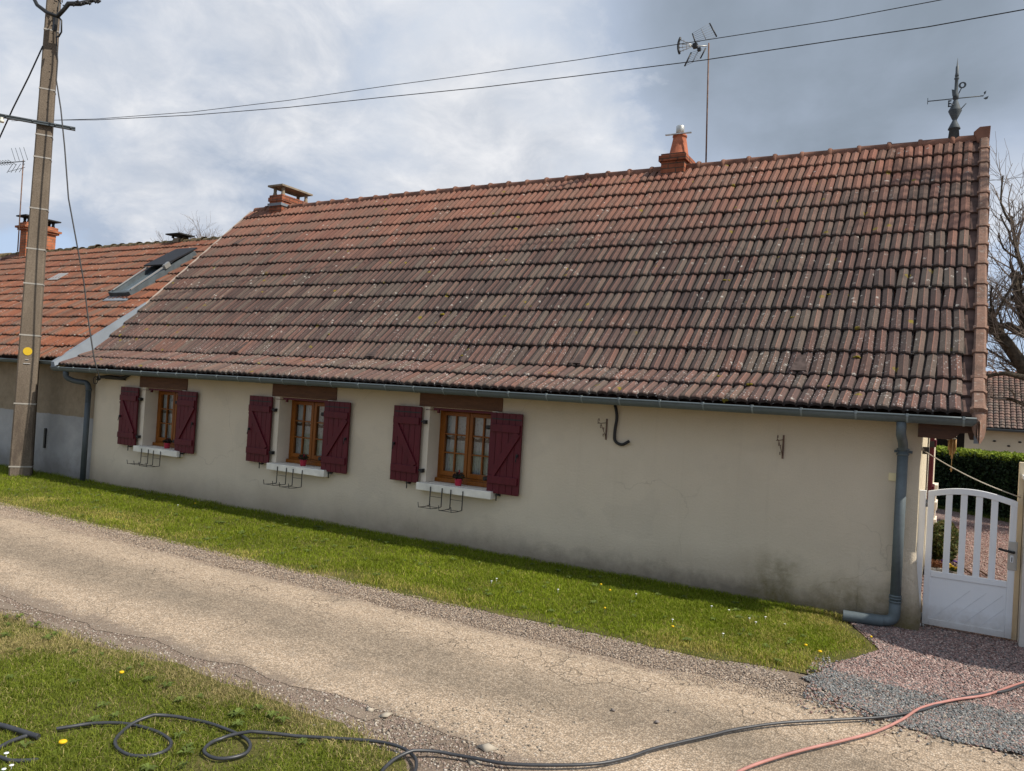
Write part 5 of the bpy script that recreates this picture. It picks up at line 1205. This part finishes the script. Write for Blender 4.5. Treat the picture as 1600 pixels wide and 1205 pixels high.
m = MB(); m.box(gx0 + fr, gx1 - fr, GY - .008, GY + .008, gz0 + .05, .425); pn = m.build('gate_panel', M['white'], gate)
m = MB()
for q in range(5):
    a = gx0 + fr + .02 + q * .11; b = min(gx1 - fr - .01, a + .26); z_ = .085 + 0; h_ = (b - a) * 1.05
    m.bar((a, GY - .0095, z_), (b, GY - .0095, min(.415, z_ + h_)), .0025, .002, (0, 1, 0))
m.build('panel_groove', simple('groove_grey', (.60, .62, .64), .5), pn)
W_ = gx1 - gx0 - 2 * fr
for q in range(4):
    cx = gx0 + fr + W_ * (q + 1) / 5 - .0; xs_ = [cx - .0235, cx + .0235]
    m = MB(); m.add([(x_, y_, z_) for y_ in (GY - .009, GY + .009) for x_, z_ in ((xs_[0], .470), (xs_[1], .470), (xs_[1], top(xs_[1]) - .046), (xs_[0], top(xs_[0]) - .046))], [(0, 1, 2, 3), (7, 6, 5, 4), (0, 4, 5, 1), (1, 5, 6, 2), (3, 2, 6, 7), (0, 3, 7, 4)]); m.build('slat', M['white'], gate, .002)
m = MB(); m.box(gx1 - .050, gx1 + .012, yb0 - .010, yb0 - .0022, .565, .785); m.box(gx1 + .002, gx1 + .012, yb0 - .014, yb1 + .01, .565, .785); lk = m.build('lock_plate', M['steel'], gate, .003)
m = MB(); m.tube(bend([(gx1 - .012, yb0 - .008, .705), (gx1 - .012, yb0 - .035, .703), (gx1 - .055, yb0 - .042, .712), (gx1 - .115, yb0 - .038, .722)], 4), .0095, 10); m.build('handle', M['black_plastic'], lk)
m = MB(); m.box(gx1 - .034, gx1 - .012, yb0 - .016, yb0 - .0105, .625, .68); m.build('keyhole_plate', M['white'], lk, .003); MB().box(gx1 - .026, gx1 - .020, yb0 - .0175, yb0 - .0162, .632, .665).build('keyhole', M['black_iron'], lk)
m = MB(); m.box(-.212, -.165, GY - .025, GY + .022, .0, 1.105); m.box(-.214, -.163, GY - .027, GY + .024, 1.105, 1.112); m.box(-.255, -.155, GY - .05, GY + .05, .012, .022)
tag(m.build('gate_post', M['white'], None, .003), 'slim white metal gate post with foot plate against the house corner', 'post')
m = MB(); m.lathe([(.012, .022), (.012, .034), (.001, .036)], (-.14, GY - .035, 0), 8); m.tube([(-.157, GY, .06), (-.157, GY, .12)], .008, 8); m.tube([(-.157, GY, .98), (-.157, GY, 1.04)], .008, 8); m.build('hinge', M['steel'], gate)
# pillar and cream post on the right
m = MB(); m.box(.505, .86, .03, .36, -.05, 1.275); pil = m.build('gate_pillar', simple('pillar_stone', (.56, .52, .47), .85, .2, var=.08, scale=12, bump=.002), None, .004)
tag(pil, 'pale smooth gate pillar with a white cap at the right edge', 'pillar')
MB().box(.482, .885, .005, .385, 1.275, 1.305).build('pillar_cap', M['white'], pil, .004)
m = MB(); m.box(.466, .502, .22, .29, -.02, 1.40); fp = m.build('fence_post', M['cream_wood'], None, .003); tag(fp, 'cream painted wooden post just behind the gate pillar', 'post')
MB().box(.5025, 1.6, .235, .275, 1.31, 1.375).build('rail', M['cream_wood'], fp, .003)

# rope, wind chime, red shutters on the gable
a = Vector((-.205, .17, 1.437)); b = Vector((.485, .22, 1.125)); m = MB(); m.tube([a.lerp(b, t_) + Vector((0, 0, -.03 * sin(pi * t_))) for t_ in np.linspace(0, 1, 14)], .0045, 6)
m.tube([a, a + Vector((-.01, .0, .02))], .012, 6); tag(m.build('rope', M['rope']), 'thin pale rope strung from the house corner down to the fence post', 'rope')
wc = thing('wind_chime', 'bamboo wind chime hanging under the roof corner above the gate', 'wind chime', (.0, .2, 1.6))
m = MB(); m.tube([(.0, .2, 1.60), (.0, .2, 1.555)], .003, 6); m.box(-.03, .03, .18, .22, 1.545, 1.555); m.tube([(-.08, .19, 1.575), (.0, .19, 1.56), (.03, .2, 1.57)], .004, 6); m.tube([(-.03 + .012 * cos(t_), .19, 1.548 + .012 * sin(t_)) for t_ in np.linspace(0, 6.28, 12)], .003, 5); m.build('hanger', M['rope'], wc)
for q, (dx, l_) in enumerate(((-.022, .09), (-.010, .13), (.003, .16), (.014, .12), (.024, .10))): MB().tube([(dx, .2 + (q % 2) * .012, 1.545), (dx, .2 + (q % 2) * .012, 1.545 - l_)], .0075, 8).build('tube', M['bamboo'], wc)
MB().tube([(.003, .205, 1.385), (.003, .205, 1.30)], .0012, 4).add([(-.007, .205, 1.30), (.003, .205, 1.275), (.011, .205, 1.295), (.004, .205, 1.325), (-.007, .208, 1.30), (.003, .208, 1.275), (.011, .208, 1.295), (.004, .208, 1.325)], [(0, 1, 2, 3), (7, 6, 5, 4), (0, 4, 5, 1), (1, 5, 6, 2), (2, 6, 7, 3), (3, 7, 4, 0)]).build('sail', M['bamboo'], wc)
m = MB(); m.box(WX1 + .02, WX1 + .055, 1.9, 2.35, .85, 1.58); m.box(WX1 + .055, WX1 + .075, 1.92, 2.33, .95, 1.02); m.box(WX1 + .055, WX1 + .075, 1.92, 2.33, 1.42, 1.49); s_ = m.build('shutter', M['burgundy'], house, .003); s_['label'] = 'burgundy shutter folded on the sunlit gable wall, seen edge on'
m = MB(); m.box(WX1 + .001, WX1 + .05, .36, .40, 1.40, 1.46); m.box(WX1 + .02, WX1 + .06, 1.82, 1.86, 1.42, 1.48); m.each('hinge', M['black_iron'], house)
# far stone corner blocks
m = MB()
for k_ in range(6): w_ = .07 if k_ % 2 else .05; m.box(WX1 + .001, WX1 + w_, 5.4 - (.12 if k_ % 2 else 0), 5.8, .09 + k_ * .12, .20 + k_ * .12)
tag(m.build('stone_column', simple('white_stone', (.75, .68, .58), .85, .2, bump=.004)), 'short stack of pale stone blocks against the gable beyond the gate', 'stone column')

# ------------------------------------------------------------------ planting behind the gate
r2 = np.random.default_rng(77)
def shell_leaves(box, n, size, cols, sunlit_top_cols, seed, lump=.06, ang=0.0, org=(0, 0)):
    """leaves on the faces of a clipped hedge; box in local frame, rotated by ang about org"""
    r = np.random.default_rng(seed); x0, x1, y0, y1, z1 = box
    k = int(n * .34); P = []
    a = np.stack([x0 + r.random(n - k) * (x1 - x0), np.full(n - k, y0) + r.random(n - k) * .16 - .04, r.random(n - k) * z1], 1)
    b = np.stack([x0 + r.random(k) * (x1 - x0), y0 + r.random(k) * (y1 - y0), z1 - r.random(k) * .08], 1)
    P = np.concatenate([a, b]); istop = np.concatenate([np.zeros(n - k, bool), np.ones(k, bool)])
    P[:, 1] += (vn(P[:, 0] * 1.0 + 40, P[:, 2] + 40, 3.0) - .5) * lump * 2 * ~istop; P[:, 2] += (vn(P[:, 0] + 60, P[:, 1] + 60, 3.0) - .5) * lump
    nn = len(P); d = r.normal(size=(nn, 3)); d /= np.linalg.norm(d, axis=1)[:, None]; e = np.cross(d, r.normal(size=(nn, 3))); e /= np.linalg.norm(e, axis=1)[:, None] + 1e-9
    s = size * (.6 + .8 * r.random(nn))[:, None]
    V = np.stack([P - d * s, P + e * s * .5, P + d * s, P - e * s * .5], 1).reshape(-1, 3)
    ca, sa = cos(ang), sin(ang); V = np.stack([org[0] + V[:, 0] * ca - V[:, 1] * sa, org[1] + V[:, 0] * sa + V[:, 1] * ca, V[:, 2]], 1)
    c = np.array(cols)[r.integers(0, len(cols), nn)]; ct = np.array(sunlit_top_cols)[r.integers(0, len(sunlit_top_cols), nn)]
    tt = istop | (P[:, 2] > z1 - .15 * r.random(nn)); c = np.where(tt[:, None], ct, c) * (.6 + .8 * r.random((nn, 1)))  # leaves near the top coloured brighter to imitate sunlight
    return V, np.arange(nn * 4), np.full(nn, 4), np.repeat(c, 4, 0)
hedge = thing('hedge', 'long clipped dark green hedge with top coloured as sunlit across the driveway', 'hedge', (0, 10.3, 0))
ang = math.atan2(-1.03, 1.0); org = (-.3, 10.55)
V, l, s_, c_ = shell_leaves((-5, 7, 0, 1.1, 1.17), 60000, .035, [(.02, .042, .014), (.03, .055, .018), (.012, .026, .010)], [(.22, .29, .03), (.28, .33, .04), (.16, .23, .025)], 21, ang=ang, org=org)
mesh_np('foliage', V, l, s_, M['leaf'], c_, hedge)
ca, sa = cos(ang), sin(ang)
def hp(x, y, z): return (org[0] + x * ca - y * sa, org[1] + x * sa + y * ca, z)
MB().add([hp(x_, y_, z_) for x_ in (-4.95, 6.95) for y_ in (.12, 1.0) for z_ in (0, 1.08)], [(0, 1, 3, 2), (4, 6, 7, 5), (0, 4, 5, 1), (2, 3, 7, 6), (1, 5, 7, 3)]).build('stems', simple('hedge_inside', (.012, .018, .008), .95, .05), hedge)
# dark shed between hedge and gable seen above the gate
sb = thing('shrub', 'low bushy green juniper shrub behind the gate slats', 'shrub', (-.02, 3.7, 0))
leaf_cloud((-.03, 3.75, .24), (.17, .35, .26), 5200, .022, [(.05, .075, .02), (.09, .11, .03), (.13, .11, .04)], 31, name='foliage', parent=sb)
MB().tube([(-.03, 3.75, 0), (-.02, 3.75, .3)], [.02, .008], 6).build('stem', M['bark'], sb)
sb = thing('shrub', 'small rust brown dry plant at the flower bed behind the gate', 'shrub', (-.1, 2.95, 0))
leaf_cloud((-.10, 2.95, .06), (.10, .16, .07), 900, .014, [(.20, .07, .03), (.14, .06, .025), (.25, .11, .05)], 32, name='foliage', parent=sb)
m = MB()
for k_ in range(7): m.lathe([(.001, 0), (.05, .005), (.048, .045), (.001, .055)], (-.18 + k_ * .055 + random.gauss(0, .006), 2.72 + .12 * sin(k_ * .6), .012), 7)
tag(m.build('bed_edging', simple('edging_stone', (.60, .54, .45), .9, .2, bump=.004)), 'row of pale rounded edging stones round the flower bed behind the gate', 'edging')
def flowers(name, c, n, mat, label, cat):
    t = thing(name, label, cat, (c[0], c[1], 0)); m = MB()
    for _ in range(n):
        p = (c[0] + random.gauss(0, .045), c[1] + random.gauss(0, .06), .07 + random.random() * .04)
        m.lathe([(.001, 0), (.018, .004), (.015, .012), (.001, .012)], p, 8)
    m.build('bloom', mat, t); leaf_cloud((c[0], c[1], .045), (.09, .10, .045), 300, .016, [(.04, .08, .015), (.06, .10, .02)], 60 + n, name='leaves', parent=t)
flowers('pansies', (.075, 2.80), 22, M['petal_yellow'], 'clump of yellow pansies seen low between the gate slats', 'flowers')
flowers('pansies', (.02, 3.02), 12, M['petal_purple'], 'small clump of purple pansies left of the yellow ones behind the gate', 'flowers')
for (a, b, lab) in (((1480, 868), (1530, 905), 'thin brown rod on the red gravel leaning left behind the gate'), ((1480, 900), (1520, 876), 'thin brown rod crossing another behind the gate'), ((1528, 890), (1545, 900), 'short brown rod on the gravel behind the right slats')):
    A_, B_ = onZ(*a, .05), onZ(*b, .02); tag(MB().tube([A_, B_], .011, 6).build('brown_rod', M['rust']), lab, 'rod', 'thin brown rods on the gravel')  # thin brown rods lying across the gravel

bs = thing('shade_bush', 'unseen dense evergreen added right of the gate to shade the gravel', 'shade_bush', (1.75, -.45, 0))  # added out of view, shaped so its shadow covers the gate gravel
leaf_cloud((1.62, -.02, 1.45), (.50, .66, .80), 26000, .04, [(.03, .06, .015), (.05, .085, .02), (.08, .11, .03)], 91, name='foliage', parent=bs)
leaf_cloud((1.45, .10, .75), (.42, .36, .70), 16000, .04, [(.03, .06, .015), (.05, .085, .02), (.08, .11, .03)], 92, name='foliage', parent=bs)
MB().tube([(1.6, .0, 0), (1.63, .02, .6), (1.6, .0, 1.5)], [.05, .04, .02], 8).build('stem', M['bark'], bs)
# ------------------------------------------------------------------ barn
bn = thing('barn', 'long barn with brown tiled roof and cream wall beyond the hedge', 'barn', (6, 25, 0))
rowsb = [((lerp(22.5, 25.5, i / 22), lerp(1.60, 3.62, i / 22)), (lerp(22.5, 25.5, (i + 1) / 22), lerp(1.60, 3.62, (i + 1) / 22))) for i in range(22)]
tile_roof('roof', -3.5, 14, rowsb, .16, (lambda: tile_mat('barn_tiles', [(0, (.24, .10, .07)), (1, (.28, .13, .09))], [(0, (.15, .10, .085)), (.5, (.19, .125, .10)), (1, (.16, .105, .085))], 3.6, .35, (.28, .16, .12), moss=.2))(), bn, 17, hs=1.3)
m = MB(); m.add([(-3.5, 22.6, 1.55), (14, 22.6, 1.55), (14, 25.5, 3.6), (-3.5, 25.5, 3.6), (14, 28.5, 1.6), (-3.5, 28.5, 1.6)], [(0, 1, 2, 3), (3, 2, 4, 5)]); m.build('roof_deck', M['beam'], bn)
m = MB(); m.box(-3.3, 13.8, 22.85, 28.2, -.05, 1.58); m.build('wall', M['wall_side'], bn)
gutter(-3.5, 14, 22.42, 1.58, .07, 'gutter', bn, [], M['zinc_dark'])
m = MB()
for x_, z_ in ((1.2, 1.18), (1.6, 1.05), (1.9, 1.2), (2.3, 1.08), (2.6, 1.15)): m.lathe([(.001, -.03), (.05, -.01), (.04, .02), (.001, .03)], (x_, 22.84, z_), 6)
m.each('stone_putlog', M['slab_dark'], bn)
m = MB(); m.box(-2.6, .25, 14.2, 16.5, 0, 1.72); sd_ = m.build('shed', simple('shed_dark', (.018, .014, .012), .9, .1)); tag(sd_, 'dark open shed front between the gable and the hedge top', 'shed')
m = MB(); m.add([(-2.8, 14.0, 1.72), (.4, 14.0, 1.72), (.4, 16.7, 2.2), (-2.8, 16.7, 2.2), (-2.8, 14.0, 1.76), (.4, 14.0, 1.76), (.4, 16.7, 2.24), (-2.8, 16.7, 2.24)], [(3, 2, 1, 0), (4, 5, 6, 7), (0, 1, 5, 4), (1, 2, 6, 5), (2, 3, 7, 6), (3, 0, 4, 7)]); m.build('roof', M['ridge'], sd_)

# ------------------------------------------------------------------ bare trees
def tree(name, base, limbs, seed, label, spread=1.0, depth=5, twr=.006, trunk_r=.2, height=2.2, childs=(3, 4), tip_len=.5, bias=None, knobs=False):
    rr = random.Random(seed); t = thing(name, label, 'tree', base); big = MB(); tw = MB()
    def grow(p, d, L, r, lv):
        n = 4; pts = [p]; rs = [r]; q = p.copy(); dd = d.copy()
        for i in range(n):
            dd = (dd + Vector((rr.gauss(0, .16), rr.gauss(0, .16), rr.gauss(0, .13) + (.05 if lv > 1 else 0)))).normalized(); q = q + dd * (L / n); pts.append(q.copy()); rs.append(r * (1 - .45 * (i + 1) / n))
        (big if r > .018 else tw).tube(pts, rs, 7 if r > .03 else (5 if r > .01 else 3), cap=False)
        if lv >= depth: return
        for k_ in range(rr.randint(*childs) + (1 if lv >= depth - 2 else 0)):
            f = rr.uniform(.3, 1.0); i = min(n - 1, int(f * n)); st = pts[i].lerp(pts[i + 1], f * n - i if f < 1 else 1)
            ax = dd.cross(Vector((rr.gauss(0, 1), rr.gauss(0, 1), rr.gauss(0, 1)))).normalized(); a_ = rr.uniform(.35, .95) * spread
            nd = (dd * cos(a_) + ax * sin(a_)).normalized(); 
            if bias: nd = (nd + Vector(bias) * .12).normalized()
            grow(st, nd, L * rr.uniform(.55, .8), max(twr * .6, r * (1 - .45 * f) * rr.uniform(.42, .62)), lv + 1)
    b = Vector(base); top_ = b + Vector((0, 0, height)); big.tube([b - Vector((0, 0, .1)), b + Vector((0, 0, .3)), b + Vector((.03, .02, height * .6)), top_], [trunk_r * 1.4, trunk_r * 1.1, trunk_r, trunk_r * 1.05], 12)
    for (pts, r0, r1, L2) in limbs:
        pts = [Vector(p) for p in pts]; big.tube(pts, [lerp(r0, r1, i / (len(pts) - 1)) * rr.uniform(.88, 1.18) for i in range(len(pts))], 9)
        if knobs:
            for q_ in range(3): k_ = pts[-1 - (q_ == 2)] + Vector((rr.gauss(0, r1 * .5), rr.gauss(0, r1 * .5), rr.gauss(0, r1 * .5))); big.lathe([(.001, -r1 * 1.1), (r1 * 1.0, -r1 * .6), (r1 * 1.35, 0), (r1 * .9, r1 * .8), (.001, r1 * 1.1)], k_, 9)
        for i in range(1, len(pts)):
            dd = (pts[i] - pts[i - 1]).normalized()
            for _ in range(L2[1]):
                a_ = rr.uniform(.3, 1.2); ax = dd.cross(Vector((rr.gauss(0, 1), rr.gauss(0, 1), rr.gauss(0, 1)))).normalized(); nd = (dd * cos(a_) + ax * sin(a_) + Vector((0, 0, .35))).normalized()
                grow(pts[i - 1].lerp(pts[i], rr.random()), nd, L2[0] * rr.uniform(.6, 1.1), rr.uniform(.012, .026), 2)
    big.build('trunk', M['bark'], t); tw.build('crown', M['twig'], t); return t
TD = 14.5
o5 = lambda u, v, y=8.0: onY(u, v, y)
tree('bare_tree', (3.9, 8.0, 0), [
    ([(3.9, 8, 2.1), o5(1640, 600, 7.9), o5(1600, 575, 7.8), o5(1572, 535, 7.7), o5(1553, 512, 7.6), o5(1542, 490, 7.5)], .13, .05, (.9, 4)),
    ([(3.9, 8, 2.2), o5(1650, 560, 8.2), o5(1610, 515, 8.2), o5(1592, 468, 8.2), o5(1585, 430, 8.2)], .14, .06, (1.1, 5)),
    ([(3.9, 8, 2.15), o5(1640, 545, 8.4), o5(1600, 520, 8.5), o5(1575, 508, 8.6), o5(1540, 515, 8.7), o5(1515, 500, 8.8)], .09, .035, (.8, 3)),
    ([(3.9, 8, 2.0), o5(1650, 590, 7.6), o5(1600, 590, 7.4), o5(1570, 583, 7.3), o5(1540, 588, 7.2)], .06, .025, (.4, 1)),
    ([(3.9, 8, 2.0), o5(1650, 640, 7.7), o5(1600, 632, 7.6), o5(1580, 624, 7.5), o5(1568, 622, 7.5)], .05, .02, (.3, 1)),
    ([(3.9, 8, 2.3), (3.6, 7.9, 3.4), (3.0, 7.8, 4.3), (2.3, 7.6, 5.0)], .14, .04, (1.2, 6)),
    ([(3.9, 8, 2.3), (3.9, 8.2, 3.6), (3.7, 8.4, 4.9), (3.4, 8.6, 5.9)], .14, .04, (1.2, 6)),
    ([(3.9, 8, 2.3), (4.5, 7.8, 3.5), (5.2, 7.6, 4.6)], .12, .04, (1.2, 5)),
    ([(3.9, 8, 2.1), o5(1620, 470, 8.0), o5(1590, 400, 8.0), o5(1580, 340, 8.0)], .07, .02, (1.0, 5)),
], 5, 'big pollarded bare tree with knobbly dark limbs reaching in from the right edge', depth=4, knobs=True)
tb = Vector((-14.0, 14, 0))
tree('bare_tree', (-21.8, 9.5, 0), [([(-21.8, 9.5, 3.5), (-22.2, 9.5, 4.8), (-22.7, 9.4, 5.8)], .10, .03, (.75, 9)), ([(-21.8, 9.5, 3.5), (-21.7, 9.6, 4.9), (-21.6, 9.6, 6.0)], .10, .03, (.75, 9)), ([(-21.8, 9.5, 3.5), (-21.2, 9.5, 4.8), (-20.8, 9.5, 5.7)], .10, .03, (.75, 9))],
     12, 'leafless reddish tree whose twigs show above the orange roof ridge', depth=4, height=3.6)
tree('bare_tree', (3.9, 2.9, 0), [([(3.9, 2.9, 3.0), (3.7, 2.9, 5.2), (3.4, 2.8, 7.2), (3.2, 2.8, 8.6)], .11, .03, (1.1, 5)), ([(3.9, 2.9, 3.2), (4.3, 3.0, 5.5), (4.5, 3.1, 7.8), (4.4, 3.1, 9.0)], .10, .03, (1.1, 5))],
     23, 'tall slim bare tree by the driveway to the right of the gate', depth=4, height=3.2, trunk_r=.12)

def rosettes(P, size, seed):
    r = np.random.default_rng(seed); V = []; C = []; 
    for (x, y) in P:
        n = r.integers(6, 11); s0 = size * (.6 + .8 * r.random())
        for k in range(n):
            a = 2 * pi * k / n + r.normal() * .25; L = s0 * (.6 + .6 * r.random()); w = L * .26; ca, sa = cos(a), sin(a); z0 = .014 + .012 * r.random()
            V += [(x, y, z0), (x + ca * L * .5 - sa * w, y + sa * L * .5 + ca * w, z0 + .018), (x + ca * L, y + sa * L, z0 + .010), (x + ca * L * .5 + sa * w, y + sa * L * .5 - ca * w, z0 + .018)]
            c = np.array((.15, .20, .045)) * (.7 + .6 * r.random()); C += [c] * 4
    n = len(V) // 4; return mesh_np('broadleaf_weeds', V, np.arange(n * 4), np.full(n, 4), M['blade'], np.array(C))
Pw = np.concatenate([scatter(170, -11, -.6, -1.85, -.15), scatter(95, -6, -1.95, -5.4, -4.15)]); Pw = Pw[inside(GRASS_FAR, Pw) | inside(LAWN, Pw)]
kind(tag(rosettes(Pw, .034, 8), 'flat broad leaved weeds scattered through the verge and lawn', 'weeds'), 'stuff')
# ------------------------------------------------------------------ small flowers
def dandelion(u, v, s, label):
    s *= .72; p = onZ(u, v, .05); t = thing('dandelion', label, 'flower', (p.x, p.y, 0), 'dandelions in the grass')
    m = MB(); m.lathe([(.001, -.004), (.012 * s, 0), (.017 * s, .006), (.013 * s, .011), (.001, .012)], (p.x, p.y, .05), 12); m.build('bloom', M['petal_yellow'], t)
    MB().tube([(p.x, p.y, 0), (p.x + .002, p.y, .048)], .002, 5).build('stem', simple('stem', (.08, .12, .03)) if 'stem' not in M else M['stem'], t)
M['stem'] = simple('stem', (.08, .12, .03))
for u, v, s, lab in [(98, 1161, 1.5, 'large dandelion in the near lawn left of the hose loops'), (190, 1052, 1.1, 'dandelion near the top edge of the near lawn'), (305, 787, 1.1, 'dandelion in the verge under the leftmost window'),
                     (939, 914, .9, 'upper dandelion of a pair by the wall foot'), (953, 923, .9, 'lower dandelion of a pair by the wall foot'), (945, 951, .8, 'dandelion alone in the middle of the verge grass'), (1051, 980, .9, 'dandelion near the road side of the verge grass'),
                     (1259, 1009, 1.0, 'upper left dandelion near the end of the verge'), (1281, 1019, 1.2, 'larger dandelion near the right end of the verge'), (1361, 996, .8, 'small dandelion in the gravel below the drain pipe')]:
    dandelion(u, v, s, lab)
def daisy(u, v, s, label):
    p = onZ(u, v, .04); m = MB(); m.lathe([(.001, -.003), (.009 * s, 0), (.009 * s, .002), (.001, .003)], (p.x, p.y, .04), 9); m.tube([(p.x, p.y, 0), (p.x, p.y, .038)], .0012, 4)
    tag(m.build('daisy', M['petal_white']), label, 'flower', 'daisies in the grass')
for u, v, z_, lab in [(10, 1177, 1.1, 'big white daisy uppermost at the left picture edge by the thin hose'), (18, 1196, 1.0, 'white daisy lower right of the big one at the left picture edge'), (6, 1202, 1.0, 'white daisy lowest in the left corner of the lawn'),
                      (768, 908, 1, 'white daisy, left of a close pair at the middle of the verge'), (776, 904, 1, 'white daisy, right of a close pair at the middle of the verge'), (994, 928, 1, 'white daisy right of the two dandelions at the wall foot'),
                      (1112, 947, 1, 'white daisy at the wall foot midway along the shaded grass'), (1139, 953, 1, 'white daisy right of another at the shaded wall foot'), (1171, 966, 1, 'white daisy in the shade below the olive wall stain'), (1196, 964, 1, 'white daisy nearest the wall under the olive stain'),
                      (1181, 972, 1, 'white daisy lowest of three under the olive wall stain'), (1051, 968, 1, 'white daisy just above the dandelion near the road'), (872, 921, 1, 'lone white daisy in the verge left of the two dandelions'), (1226, 975, 1, 'white daisy in the verge left of the drain pipe'),
                      (278, 789, 1, 'white daisy left of the dandelion under the first window'), (1130, 990, 1, 'white daisy towards the road at the wide end of the verge')]:
    daisy(u, v, z_, lab)
